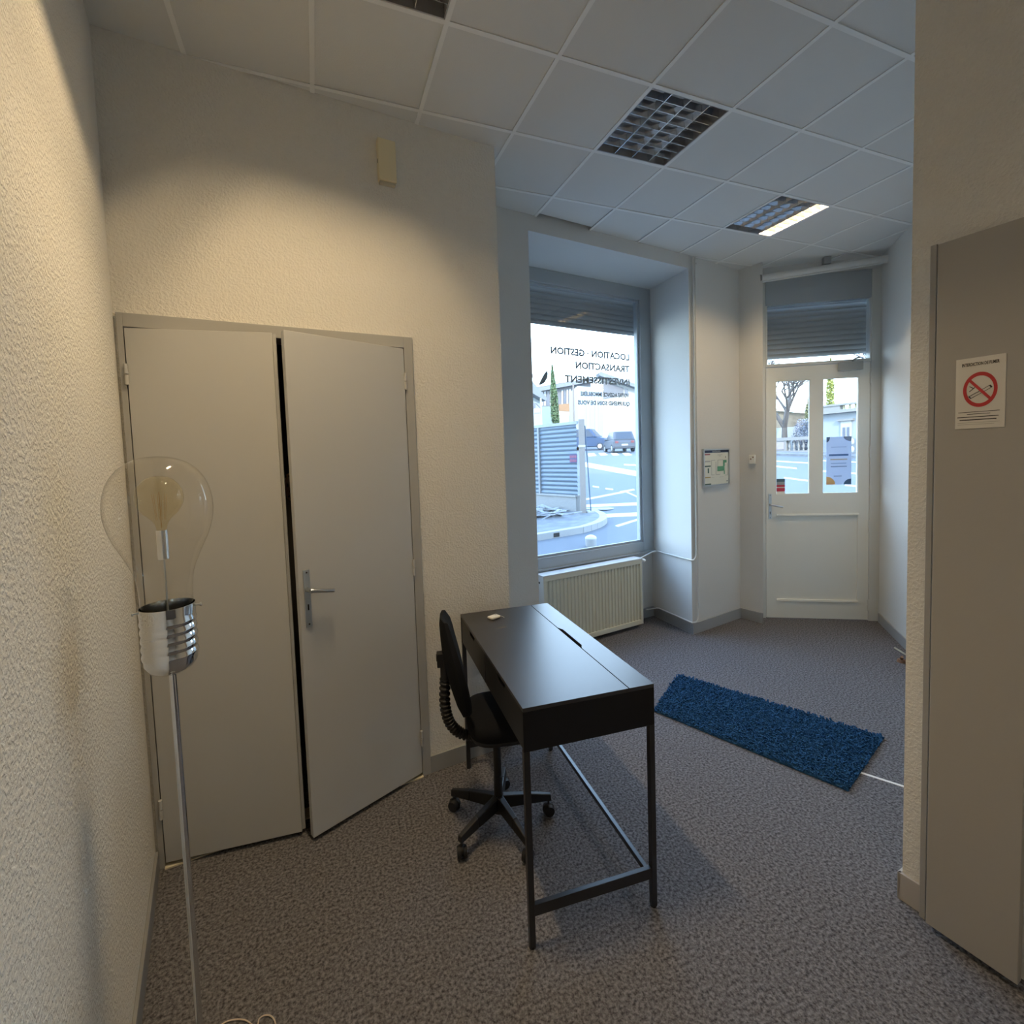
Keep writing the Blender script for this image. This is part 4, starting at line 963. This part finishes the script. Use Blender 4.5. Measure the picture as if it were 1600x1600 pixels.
# corner of pavement with a rounded kerb
A_, B_, C_, D_ = [og(*q) for q in ((836, 846), (912, 833), (944, 817), (938, 803))]
def gp2(x, y, dz=0): return V((x, y, gz(x, y)+dz))
edge = [gp2(-6, A_.y-1.35), gp2(A_.x, A_.y), gp2(B_.x, B_.y)]
q0, q1, q2 = V((B_.x, B_.y)), V((C_.x+0.35, C_.y-0.25)), V((6.20, 10.10))
for k in range(1, 11):
    t = k/10; p = q0*(1-t)**2+q1*2*t*(1-t)+q2*t*t; edge.append(gp2(p.x, p.y))
edge += [gp2(5.95, 11.2), gp2(5.3, 13.6)]
inner = []
for i, p in enumerate(edge):
    a = edge[max(i-1, 0)]; c = edge[min(i+1, len(edge)-1)]; t = (c-a); n = V((-t.y, t.x, 0)).normalized()
    inner.append(p+n*0.17)
H_K = 0.13
b = MB(); back = [gp2(5.0, 14), gp2(-6, 16)]
poly = inner+back
bot = [V((p.x, p.y, gz(p.x, p.y)-0.05)) for p in poly]; topp = [V((p.x, p.y, gz(p.x, p.y)+H_K-0.004)) for p in poly]
b.hexa(bot, topp); pav = b.build('pavement_corner', m_pave, kind='structure')
for k in range(len(edge)-1):
    g0 = 0.004
    a, c, ai, ci = edge[k], edge[k+1], inner[k], inner[k+1]; d = (c-a).normalized()*g0
    segs = max(1, int((c-a).length/1.0)) if k < 2 else 1
    for sg_ in range(segs):
        f0, f1 = sg_/segs, (sg_+1)/segs
        P0, P1, Q0, Q1 = a.lerp(c, f0)+d, a.lerp(c, f1)-d, ai.lerp(ci, f0)+d, ai.lerp(ci, f1)-d
        bb = MB(); bb.hexa([p+V((0, 0, -0.05)) for p in (P0, P1, Q1, Q0)], [p+V((0, 0, H_K)) for p in (P0, P1, Q1, Q0)])
        bb.build('kerb_stone', m_kerb, pav)
c = og(872, 841); 
b = MB(); kf = FR((A_.x, A_.y), (B_.x, B_.y)); s_ = kf.s_of(c); b.obox(kf, s_-0.07, s_+0.07, -0.005, 0.006, gz(c.x, c.y)+0.02, gz(c.x, c.y)+0.10); b.build('kerb_drain', m_dark, pav)

# corrugated hoarding with posts on a low concrete wall
pN = V((5.70, 10.02)); pF = V((5.18, 11.58)); dF = (pF-pN).normalized(); HF = FR(pN, pN+dF*6)
if HF.n.x < 0 and False: HF.n = -HF.n
# normal must look back towards the window (-x side)
HF.n = V((-dF.y, dF.x)) if V((-dF.y, dF.x)).dot(V((-1, -0.6))) > 0 else V((dF.y, -dF.x))
_, zt = HF.px(903, 658); _, zbm = HF.px(901, 775); zg = gz(5.7, 10)+0.12
zt2 = HF.px(834, 661)[1]
fence = thing('corrugated_hoarding', 'blue-grey corrugated metal hoarding on a low concrete wall outside the shop window', 'fence', (pN.x, pN.y, zg))
m_corr = mat('corrugated_steel', (0.105, 0.140, 0.180), 0.45, metal=0.25)
def smax(u): return HF.px(u, 700)[0]
Lf = 5.0
b = MB(); nw = 16; pts = []
for k in range(nw*4+1):
    z = zbm+(zt-0.06-zbm)*k/(nw*4); ph = k % 4
    pts.append((z, (0.0, 0.012, 0.018, 0.006)[ph]*1.2))
for (z0, n0), (z1, n1) in zip(pts, pts[1:]):
    b.face([HF.P(0.04, n0, z0), HF.P(Lf, n0, z0), HF.P(Lf, n1, z1), HF.P(0.04, n1, z1)])
b.build('corrugated_sheet', m_corr, fence)
b = MB(); b.obox(HF, 0.0, Lf, -0.02, 0.03, zt-0.07, zt); b.build('top_rail', mat('rail_steel', (0.218, 0.244, 0.269), 0.5), fence)
for s_ in (smax(843), smax(843)+1.6, smax(843)+3.0):
    b = MB(); b.obox(HF, s_-0.03, s_+0.03, 0.0, 0.05, zbm, zt-0.07); b.build('post', mat('post_grey', (0.202, 0.210, 0.218), 0.6), fence)
b = MB(); b.obox(HF, 0.06, Lf, -0.15, 0.06, zg-0.1, zbm-0.01); b.build('low_wall', mat('low_wall_concrete', (0.231, 0.235, 0.235), 0.9, bump=(20, 0.01, 3)), fence)
b = MB(); b.obox(HF, 0.04, Lf, -0.18, 0.09, zbm-0.02, zbm+0.02); b.build('coping', mat('coping_stone', (0.252, 0.256, 0.252), 0.9), fence)
a0 = atd(905, 700, 11.35); a1 = atd(914, 700, 11.35)
m_wood = mat('weathered_timber', (0.218, 0.197, 0.185), 0.9, bump=(30, 0.004, 3))
b = MB(); b.prism([(a0.x, a0.y), (a1.x, a1.y), (a1.x+0.06, a1.y+0.12), (a0.x+0.06, a0.y+0.12)], zg-0.02, atd(909, 655, 11.35).z); b.build('end_post', m_wood, fence)
b = MB(); zz = atd(909, 697, 11.35).z; b.prism([(a0.x-0.01, a0.y-0.01), (a1.x+0.01, a1.y-0.01), (a1.x+0.07, a1.y+0.13), (a0.x+0.05, a0.y+0.13)], zz-0.025, zz+0.025); b.build('strap', m_paint, fence)
s0_, z0_ = HF.px(902, 723, 0.03); s1_, z1_ = HF.px(890, 710, 0.03)
sgn = thing('hoarding_sign', 'small red and blue notice fixed to the corrugated hoarding outside', 'sign', HF.P((s0_+s1_)/2, 0.03, z0_))
b = MB(); b.obox(HF, s0_, s1_, 0.028, 0.034, z0_, z1_); b.build('board', mat('notice_navy', (0.042, 0.042, 0.126), 0.6), sgn)
for k in range(3):
    for q in range(2):
        b = MB(); sa = s0_+(s1_-s0_)*(0.08+0.31*k); sb = s0_+(s1_-s0_)*(0.34+0.31*k); za = z0_+(z1_-z0_)*(0.10+0.47*q); b.obox(HF, sa, sb, 0.034, 0.036, za, za+(z1_-z0_)*0.30); b.build('picture', mat('notice_red', (0.189, 0.050, 0.092), 0.6), sgn)

# pole leaning on a white block next to the post
c = og(922, 809)
o = thing('leaning_pole', 'thin dark pole standing in a white block beside the hoarding post', 'pole', c)
t_ = atd(914, 665, math.hypot(c.x, c.y))
b = MB(); b.cyl(c+V((0.03, 0, 0.12)), t_, 0.014, n=8); b.build('rod', mat('blue_rod', (0.059, 0.092, 0.143), 0.6), o)
b = MB(); b.box(c.x-0.09, c.x+0.09, c.y-0.08, c.y+0.08, c.z+0.0, c.z+0.17); b.build('block', mat('white_block', (0.302, 0.311, 0.319), 0.8), o, bevel=0.01)
b = MB(); b.box(c.x-0.06, c.x+0.04, c.y-0.085, c.y-0.079, c.z+0.05, c.z+0.12); b.build('recess_shade', mat('block_shadow', (0.084, 0.101, 0.118), 0.8), o)  # dark plate on the face, painted as the shade of a hollow
# heap of broken boards
b = MB(); cc = og(846, 803)+V((-0.45, -0.75, 0)); rnd = random.Random(3)
for k in range(46):
    x = cc.x+rnd.uniform(-1.0, 0.75); y = cc.y+rnd.uniform(-0.45, 0.5); z = gz(x, y)+H_K+rnd.uniform(0.01, 0.22)*max(0, 1-abs(x-cc.x+0.3)/1.0)
    l = rnd.uniform(0.12, 0.5); w_ = rnd.uniform(0.02, 0.06); 
    bb = MB(); bb.box(-l, l, -w_, w_, -0.01, 0.012)
    Mx = Matrix.Translation((x, y, z)) @ Matrix.Rotation(rnd.uniform(0, 3.1), 4, 'Z') @ Matrix.Rotation(rnd.uniform(-0.4, 0.4), 4, 'Y')
    bb.xf(Mx); me_ = bpy.data.meshes.new('t'); bb.bm.to_mesh(me_); bb.bm.free(); b.bm.from_mesh(me_); bpy.data.meshes.remove(me_)
o = b.build('board_heap', mat('broken_boards', (0.252, 0.260, 0.269), 0.8, var=(6, (0.30, 0.33, 0.38), 0.1)), kind='stuff'); tag(o, 'heap of broken pale boards on the pavement below the low wall outside', 'rubble')
# white pot
c = og(923.5, 854)
o = thing('white_pot', 'white domed pot standing on the road just outside the shop window', 'pot', c)
b = MB(); b.lathe([(0, 0), (0.088, 0.0), (0.098, 0.02), (0.102, 0.13), (0.106, 0.14), (0.106, 0.155)], c, 28); b.build('body', mat('white_pot_plastic', (0.328, 0.336, 0.344), 0.5), o, smooth=True)
b = MB(); b.lathe([(0.106, 0.155), (0.10, 0.175), (0.06, 0.205), (0.025, 0.215), (0, 0.217)], c, 28); b.build('lid', mat('white_pot_lid', (0.353, 0.357, 0.353), 0.5), o, smooth=True)

# cars
m_tyre = mat('tyre', (0.03, 0.03, 0.035), 0.8); m_glassc = mat('car_glass', (0.03, 0.04, 0.06), 0.2, spec=0.4); m_rim = mat('rim', (0.5, 0.52, 0.55), 0.3, metal=0.8)
def car(label, c, rz, col, Lc=3.5, Wc=1.55, Hc=1.72, suv=False):
    r = thing('car', label, 'car', c, rz, 'cars on the far side of the road')
    m = mat('car_paint_%02x%02x%02x' % tuple(int(k*255) for k in col), col, 0.35, spec=0.35, coat=0.05)
    h0 = 0.28; belt = 0.60*Hc
    prof = [(-Lc/2, h0+0.10), (-Lc/2+0.03, belt*0.80), (-Lc/2+0.10, belt), (Lc*0.20, belt*0.98), (Lc/2-0.25, belt*0.88), (Lc/2-0.03, belt*0.70), (Lc/2, h0+0.12), (Lc/2-0.08, h0), (-Lc/2+0.08, h0)]
    b = MB(); b.hexa([(x, -Wc/2, z) for x, z in prof], [(x, Wc/2, z) for x, z in prof]); body = b.build('body', m, r, local=True, bevel=0.06)
    t0 = -Lc/2+(0.14 if suv else 0.22); cab = [(-Lc/2+0.06, belt-0.02), (Lc*0.26, belt-0.02), (Lc*0.08, Hc), (t0+0.12, Hc)]
    b = MB()
    A = [(x, -Wc/2+(0.03 if z < Hc-0.1 else 0.17), z) for x, z in cab]; B = [(x, Wc/2-(0.03 if z < Hc-0.1 else 0.17), z) for x, z in cab]
    b.hexa(A, B); b.build('cabin', m, r, local=True, bevel=0.05)
    def shrink(pts, k=0.86):
        c0 = sum((V(p) for p in pts), V())/len(pts); return [c0+(V(p)-c0)*k for p in pts]
    for nm, pts, off in (('rear_window', [A[0], A[3], B[3], B[0]], (-0.014, 0, 0.004)), ('windscreen', [A[1], A[2], B[2], B[1]], (0.014, 0, 0.004)), ('side_window', A, (0, -0.014, 0.003)), ('side_window', B, (0, 0.014, 0.003))):
        q = shrink(pts, 0.80); b = MB(); b.hexa([p+V(off)*0.2 for p in q], [p+V(off) for p in q]); b.build(nm, m_glassc, r, local=True)
    for x in (-Lc*0.33, Lc*0.33):
        for s_ in (-1, 1):
            b = MB(); b.cyl((x, s_*(Wc/2-0.17), 0.31), (x, s_*(Wc/2+0.01), 0.31), 0.31, n=22); wl = b.build('wheel', m_tyre, r, local=True)
            b = MB(); b.cyl((x, s_*(Wc/2+0.011), 0.31), (x, s_*(Wc/2+0.016), 0.31), 0.19, n=16); b.build('rim', m_rim, wl, local=True)
    for s_ in (-1, 1):
        b = MB(); b.box(-Lc/2-0.012, -Lc/2+0.06, min(s_*0.50, s_*0.74), max(s_*0.50, s_*0.74), belt*0.72, belt*0.90); b.build('tail_lamp', mat('tail_red', (0.147, 0.021, 0.025), 0.3), r, local=True, bevel=0.01)
        b = MB(); b.box(Lc/2-0.16, Lc/2-0.0, min(s_*0.48, s_*0.72), max(s_*0.48, s_*0.72), belt*0.62, belt*0.76); b.build('headlamp', mat('lamp_clear', (0.315, 0.328, 0.336), 0.15), r, local=True, bevel=0.01)
        b = MB(); b.box(Lc*0.19, Lc*0.24, min(s_*(Wc/2-0.02), s_*(Wc/2+0.13)), max(s_*(Wc/2-0.02), s_*(Wc/2+0.13)), belt-0.02, belt+0.12); b.build('mirror', m, r, local=True, bevel=0.02)
    b = MB(); b.box(-Lc/2-0.018, -Lc/2+0.01, -0.24, 0.24, 0.50, 0.62); b.build('number_plate', m_paint, r, local=True)
    b = MB(); b.box(-Lc/2-0.03, -Lc/2+0.1, -Wc/2+0.04, Wc/2-0.04, h0-0.02, h0+0.18); b.build('bumper', mat('bumper_dark', (0.025, 0.029, 0.038), 0.5), r, local=True, bevel=0.03)
    return r
c = og(967, 706.5); az = math.atan2(c.x, c.y)
car('dark hatchback seen from behind, right of the blue car across the road', c, math.pi/2-az+0.28, (0.05, 0.06, 0.08), Lc=3.3, Wc=1.75, Hc=1.62)
c = og(921, 703); az = math.atan2(c.x, c.y)
car('dark blue car partly hidden by the hoarding post, left of the hatchback', c, -az-0.35, (0.02, 0.045, 0.10), Lc=3.9, Wc=1.6, Hc=1.95, suv=True)

# buildings across the street
def slab_building(name, label, uL, dL, uR, dR, vtL, vtR, m, depth=6.0, group=None, below=1.0, mid=680):
    a = atd(uL, mid, dL); c = atd(uR, mid, dR); f = FR((a.x, a.y), (c.x, c.y))
    if f.n.dot(V((-a.x, -a.y))) < 0: f.n = -f.n
    zL = onv(uL, vtL, (a.x, a.y), (c.x, c.y)).z; zR = onv(uR, vtR, (a.x, a.y), (c.x, c.y)).z
    zg_ = min(gz(a.x, a.y), gz(c.x, c.y))-below
    r = thing(name, label, 'building', V((f.P(f.L/2, 0, zg_))), 0, group)
    b = MB(); b.hexa([f.P(0, 0, zg_), f.P(f.L, 0, zg_), f.P(f.L, -depth, zg_), f.P(0, -depth, zg_)], [f.P(0, 0, zL), f.P(f.L, 0, zR), f.P(f.L, -depth, zR), f.P(0, -depth, zL)])
    b.build('wall', m, r); return f, r
def patch(f, r, name, pix, m, n0=0.0, n1=0.06):
    q = [f.px(u, v) for u, v in pix]; b = MB(); b.hexa([f.P(s, n0, z) for s, z in q], [f.P(s, n1, z) for s, z in q]); return b.build(name, m, r)
m_wgrey = mat('cladding_grey', (0.132, 0.132, 0.145), 0.8); m_wwhite = mat('render_white', (0.336, 0.336, 0.323), 0.9); m_roofg = mat('roof_grey', (0.143, 0.151, 0.164), 0.7)
f, r = slab_building('long_building', 'long building with a flat grey roof and tall narrow window strips behind the cypress', 815, 62, 925, 64, 609, 590, m_wgrey)
patch(f, r, 'roof', [(812, 612), (932, 591), (932, 596), (812, 618)], m_roofg, 0.0, 0.8)
m_strip = mat('window_strip', (0.302, 0.319, 0.344), 0.3); m_strip2 = mat('window_strip_dark', (0.109, 0.118, 0.143), 0.3)
for k, u in enumerate((842, 846, 850, 855, 859, 877, 881, 885, 889, 893, 898, 901)):
    patch(f, r, 'window', [(u, 613-k*0.6), (u+2.6, 612.6-k*0.6), (u+2.6, 634), (u, 634)], m_strip if k % 3 else m_strip2, 0.0, 0.08)
patch(f, r, 'orange_wall', [(873, 632), (905, 629), (905, 644), (873, 642)], mat('orange_render', (0.262, 0.154, 0.087), 0.9), 0, 0.15)
patch(f, r, 'base_wall', [(873, 642), (905, 644), (905, 680), (873, 680)], mat('cream_render', (0.344, 0.311, 0.260), 0.9), 0, 0.12)
patch(f, r, 'green_wall', [(815, 636), (866, 635), (866, 680), (815, 680)], mat('green_grey_render', (0.185, 0.227, 0.231), 0.9), 0, 0.12)
f, r = slab_building('gabled_building', 'large white building with a shallow gabled roof behind the parked cars', 904, 53, 1020, 55, 603, 622, m_wwhite, depth=6)
patch(f, r, 'blue_wall', [(904, 603), (942, 607), (942, 720), (904, 720)], mat('pale_blue_render', (0.252, 0.302, 0.361), 0.9), 0, 0.06)
for u in (917, 930): patch(f, r, 'pilaster', [(u, 620), (u+3, 620), (u+3, 705), (u, 705)], m_wwhite, 0.06, 0.14)
patch(f, r, 'gable', [(942, 607), (934, 586), (948, 588), (1020, 620), (1020, 632), (975, 622)], m_wwhite, -0.3, 0.02)
patch(f, r, 'roof', [(932, 585), (936, 583), (1020, 612), (1020, 617), (934, 589)], m_roofg, -0.5, 0.9)
patch(f, r, 'louvre_panel', [(943, 596), (974, 606), (974, 618), (943, 623)], m_wgrey, 0.0, 0.10)
patch(f, r, 'window', [(976, 607), (981, 608), (981, 618), (976, 618)], m_strip2, 0.0, 0.10)
# small gabled house and street lamp at the left edge of the glass
f, r = slab_building('small_house', 'small gabled house at the left edge of the shop window view', 800, 27, 846, 28, 600, 626, mat('house_render', (0.260, 0.294, 0.302), 0.9), depth=5)
patch(f, r, 'roof', [(800, 576), (806, 576), (848, 624), (846, 628), (800, 602)], m_roofg, -0.3, 0.5)
patch(f, r, 'window', [(832, 629), (836, 631), (836, 640), (832, 638)], m_strip2, 0.0, 0.06)
c = atd(846, 660, 22); g0 = gz(c.x, c.y)
o = thing('street_lamp', 'cream lamp post with a white rounded box sign near the small house', 'lamp', (c.x, c.y, g0))
b = MB(); b.cyl((c.x, c.y, g0), (c.x, c.y, atd(846, 622, 22).z), 0.05, 0.04, n=10); b.build('pole', mat('cream_pole', (0.286, 0.286, 0.210), 0.6), o)
p0, p1 = atd(834.5, 646, 21.9), atd(844, 638, 21.9); dn = V((p1.x-p0.x, p1.y-p0.y)).normalized()
b = MB(); f_ = FR((p0.x, p0.y), (p1.x, p1.y)); b.obox(f_, 0, f_.L, -0.06, 0.06, p0.z, p1.z); b.build('box_sign', mat('sign_box_white', (0.315, 0.357, 0.357), 0.4), o, bevel=0.04)
b = MB(); b.cyl((c.x, c.y, p1.z), (p0.x+0.1, p0.y, p1.z+0.25), 0.03, n=8); b.build('bracket_arm', m_wgrey, o)
c = atd(897, 660, 30); g0 = gz(c.x, c.y)
o = MB().cyl((c.x, c.y, g0), (c.x, c.y, atd(897, 598, 30).z), 0.06, 0.045, n=10).build('utility_pole', mat('pole_brown', (0.168, 0.139, 0.118), 0.8)); tag(o, 'thin brown utility pole right of the cypress tree', 'pole')

def leaf_cloud(fn, n, size, rnd):
    vs, fs = [], []
    for k in range(n):
        p = fn(rnd); a = V((rnd.uniform(-1, 1), rnd.uniform(-1, 1), rnd.uniform(-1, 1))).normalized(); c_ = a.orthogonal().normalized(); d_ = a.cross(c_)
        i0 = len(vs); vs += [p+c_*size, p+d_*size*0.6, p-c_*size, p-d_*size*0.6]; fs.append((i0, i0+1, i0+2, i0+3))
    return vs, fs
rnd = random.Random(11)
c = atd(869.5, 660, 33); g0 = gz(c.x, c.y); zt_ = atd(866, 571, 33).z; Rm = 0.27
o = thing('cypress_tree', 'slim green cypress tree rising in front of the long grey building', 'tree', (c.x, c.y, g0))
def fn(r):
    t = r.random()**0.9; rad = Rm*(min(1, (1-t)*2.6)**0.8)*math.sqrt(r.random()); a = r.uniform(0, 6.28); lean = -0.22*t
    return V((c.x+lean+rad*math.cos(a), c.y+rad*math.sin(a), g0+0.5+(zt_-g0-0.5)*t))
vs, fs = leaf_cloud(fn, 5200, 0.075, rnd); me = bpy.data.meshes.new('foliage'); me.from_pydata([tuple(v-V((c.x, c.y, g0))) for v in vs], [], fs)
me.materials.append(mat('cypress_green', (0.095, 0.145, 0.069), 0.9)); q = bpy.data.objects.new('foliage', me); COL.objects.link(q); q.parent = o; q['kind'] = 'stuff'
b = MB(); b.cyl((c.x, c.y, g0), (c.x-0.1, c.y, g0+2.0), 0.08, 0.05, n=8); b.build('trunk', m_wood, o)

# across the road from the door: balustrade, villa, bare trees
SX = 26.5
SF = FR((SX, 26.0), (SX, 6.0))
if SF.n.x > 0: SF.n = -SF.n
def spx(u, v, n=0): return SF.px(u, v, n)
zgnd = gz(SX, 20)
m_stone = mat('balustrade_stone', (0.207, 0.200, 0.190), 0.9)
bal = thing('balustrade', 'pale stone balustrade wall across the road, seen in the left glass of the street door', 'balustrade', SF.P(5, 0, zgnd))
sA = spx(1190, 700)[0]; sB = spx(1276, 700)[0]-0.05; zt_ = spx(1240, 683)[1]; zc_ = spx(1240, 688)[1]; zbq = spx(1240, 704)[1]
b = MB(); b.obox(SF, sA-3, sB, -0.25, 0.05, zgnd-0.6, zbq); b.build('plinth', m_stone, bal)
b = MB(); b.obox(SF, sA-3, sB, -0.28, 0.08, zc_, zt_); b.build('coping', m_stone, bal)
s1 = spx(1212, 700)[0]; s2 = spx(1229, 700)[0]
b = MB(); b.obox(SF, sA-3, s2, -0.22, 0.04, zbq, zc_); b.build('pier', m_stone, bal)
b = MB(); b.obox(SF, s1-0.2, spx(1226, 700)[0], 0.04, 0.07, zbq+0.08, zc_-0.08); b.build('panel', mat('pink_panel', (0.277, 0.235, 0.244), 0.9), bal)
k = s2+0.12
while k < sB-0.1:
    b = MB(); pc = SF.P(k, -0.09, 0); hh = zc_-zbq
    b.lathe([(0.055, 0), (0.055, hh*.1), (0.035, hh*.16), (0.075, hh*.36), (0.065, hh*.5), (0.032, hh*.8), (0.055, hh*.9), (0.055, hh)], (pc.x, pc.y, zbq), 10)
    b.build('baluster', m_stone, bal, smooth=True); k += 0.30
sw = MB(); sw.hexa([gp2(SX-1.7, 4, -0.1), gp2(SX, 4, -0.1), gp2(SX, 30, -0.1), gp2(SX-1.7, 30, -0.1)], [gp2(SX-1.7, 4, 0.12), gp2(SX, 4, 0.12), gp2(SX, 30, 0.12), gp2(SX-1.7, 30, 0.12)]); sw.build('far_pavement', m_pave, kind='structure')
# garden wall and hedge behind the balustrade
gw = MB(); gw.obox(SF, sA-4, spx(1240, 700)[0], -2.2, -1.9, zgnd-0.5, spx(1225, 668, -1.9)[1]); tag(gw.build('garden_wall', m_wwhite), 'white garden wall behind the balustrade pier', 'garden wall')
f, r = slab_building('stone_house', 'beige stone house behind the bare tree across the road', 1195, 47, 1262, 46, 640, 646, mat('beige_stone', (0.203, 0.172, 0.125), 0.95, var=(1.6, (0.13, 0.10, 0.07), 0.2)), depth=5, mid=690)
patch(f, r, 'cornice', [(1195, 637), (1272, 643), (1272, 646), (1195, 640)], m_wwhite, 0, 0.3)
def bush(name, label, cx_, cy_, z0_, rad, h, n, size, col, seed, mname):
    r_ = random.Random(seed); o = None
    def fn(r):
        while True:
            p = V((r.uniform(-1, 1), r.uniform(-1, 1), r.uniform(0, 1)))
            if p.x*p.x+p.y*p.y+(p.z-0.4)**2*1.6 < 1: return V((cx_+p.x*rad, cy_+p.y*rad, z0_+p.z*h))
    vs, fs = leaf_cloud(fn, n, size, r_); me = bpy.data.meshes.new(name); me.from_pydata([tuple(v) for v in vs], [], fs); me.materials.append(mat(mname, col, 0.9))
    o = bpy.data.objects.new(name, me); COL.objects.link(o); return tag(o, label, 'bush')
c = SF.P(spx(1256, 690, -1.0)[0], -1.15, 0)
bush('hedge', 'dark bare-looking hedge behind the stone balustrade', c.x, c.y, zgnd, 0.72, spx(1250, 655, -1)[1]-zgnd, 2600, 0.05, (0.20, 0.21, 0.25), 5, 'hedge_dark')
def bare_tree(label, base, height, seed, r0=0.10, spread=0.55, depth=6, col=(0.085, 0.075, 0.07), n0=1):
    rd_ = random.Random(seed); o = thing('bare_tree', label, 'tree', base); mt = mat('bark_%d' % seed, col, 0.9)
    tb = MB(); bb = MB(); 
    def grow(p, d, l, r_, k, tgt):
        q = p+d*l; tgt.cyl(p, q, r_, r_*0.72, n=5 if k > 1 else 8, cap=False)
        if k >= depth: return
        for s_ in range(2 if k > 0 else 3):
            ax_ = V((rd_.uniform(-1, 1), rd_.uniform(-1, 1), rd_.uniform(-0.2, 0.35)))
            nd = (d+ax_*spread*(1.0+0.15*k)).normalized(); grow(q, nd, l*rd_.uniform(0.68, 0.85), r_*0.68, k+1, bb)
        if k > 0 and rd_.random() < 0.6: grow(q, (d+V((rd_.uniform(-.3, .3), rd_.uniform(-.3, .3), 0.1))).normalized(), l*0.7, r_*0.6, k+1, bb)
    grow(V(base), V((0, 0, 1)), height*0.30, r0, 0, tb)
    t = tb.build('trunk', mt, o); bb.build('branches', mt, o, kind='stuff'); return o
p = SF.P(spx(1224, 690, -0.9)[0], -1.0, zgnd)
bare_tree('tall bare tree with spreading branches in the left glass of the street door', p, 5.6, 4, 0.20, 0.62, 6)
p = SF.P(spx(1330, 690, -4)[0], -7.5, zgnd)
bare_tree('bare grey tree behind the villa roof, at the right of the right door glass', p, 8.0, 9, 0.22, 0.45, 6, (0.12, 0.12, 0.13))
def conifer(label, u, dist, vtop, rad, col, seed, mname, vb=700):
    c = atd(u, vb, dist); g0 = gz(c.x, c.y); zt_ = atd(u, vtop, dist).z; rr_ = random.Random(seed)
    o = thing('conifer', label, 'tree', (c.x, c.y, g0))
    def fn(r):
        t = r.random(); ra = rad*min(1, (1-t)*3)*math.sqrt(r.random()); a = r.uniform(0, 6.28); return V((ra*math.cos(a), ra*math.sin(a), 0.3+(zt_-g0-0.3)*t))
    vs, fs = leaf_cloud(fn, 2600, 0.10, rr_); me = bpy.data.meshes.new('foliage'); me.from_pydata([tuple(v) for v in vs], [], fs); me.materials.append(mat(mname, col, 0.9))
    q = bpy.data.objects.new('foliage', me); COL.objects.link(q); q.parent = o; q['kind'] = 'stuff'
    b = MB(); b.cyl((0, 0, 0), (0, 0, 1.5), 0.1, 0.08, n=8); b.build('trunk', m_wood, o, local=True)
conifer('narrow yellow-green conifer behind the villa, in the right glass of the street door', 1297, 52, 560, 0.30, (0.26, 0.28, 0.07), 21, 'conifer_yellow')
conifer('olive conifer beside the beige stone house, at the right edge of the left door glass', 1269, 40, 606, 0.42, (0.16, 0.16, 0.07), 22, 'conifer_olive')
# villa
m_villa = mat('villa_render', (0.249, 0.269, 0.289), 0.9)
vl = thing('villa', 'white villa with cornice and roof balustrade, seen through the right door glass', 'building', SF.P(12, 0, zgnd))
sV0 = spx(1276, 700)[0]; sV1 = SF.L-1
def vz(v, u=1315): return spx(u, v)[1]
zc1 = vz(645); zc2 = vz(640); zp = vz(633); zr = vz(625)
b = MB(); b.obox(SF, sV0, sV1, -7, -0.10, zgnd-0.6, zc1); b.build('wall', m_villa, vl)
b = MB(); b.obox(SF, sV0-0.2, sV1, -7, 0.25, zc1, zc2); b.build('cornice', m_stone, vl)
b = MB(); b.obox(SF, sV0, spx(1311, 640)[0], -0.35, -0.05, zc2, zp+0.05); b.obox(SF, sV0, sV1, -0.40, 0.0, zp, zp+0.10); b.build('parapet', m_stone, vl)
k = spx(1312, 640)[0]+0.1
while k < sV1-0.5:
    b = MB(); pc = SF.P(k, -0.2, 0); b.cyl((pc.x, pc.y, zc2), (pc.x, pc.y, zp), 0.07, 0.05, n=8); b.build('baluster', mat('cream_stone', (0.328, 0.302, 0.193), 0.9), vl); k += 0.30
a0, za = spx(1313, 657); a1, zb2_ = spx(1329, 690)
b = MB(); b.obox(SF, a0, a1, -0.10, -0.02, vz(688), vz(658)); wv = b.build('window', m_wwhite, vl)
for q in (0.22, 0.62):
    b = MB(); b.obox(SF, a0+(a1-a0)*q, a0+(a1-a0)*(q+0.24), -0.02, 0.0, vz(682), vz(668)); b.build('pane', m_strip2, wv)
b = MB(); b.obox(SF, a0-0.15, a1+0.15, -0.10, 0.08, vz(658), vz(655)); b.build('window_hood', m_stone, vl)
b = MB(); b.obox(SF, sV0, sV1, -0.10, 0.0, zgnd-0.6, vz(686)); b.build('base_course', mat('base_grey', (0.176, 0.193, 0.210), 0.9), vl)
for v_ in (690, 702):
    b = MB(); s_, z_ = spx(1336, v_); pc = SF.P(s_, 0.25, z_); b.ell(pc, (0.1, 0.12, 0.17), 10, 8); tag(b.build('round_notice', mat('plate_white', (0.357, 0.370, 0.378), 0.5)), 'small white plate on the villa base, %s of the pair right of the blue poster' % ('upper' if v_ == 690 else 'lower'), 'sign')
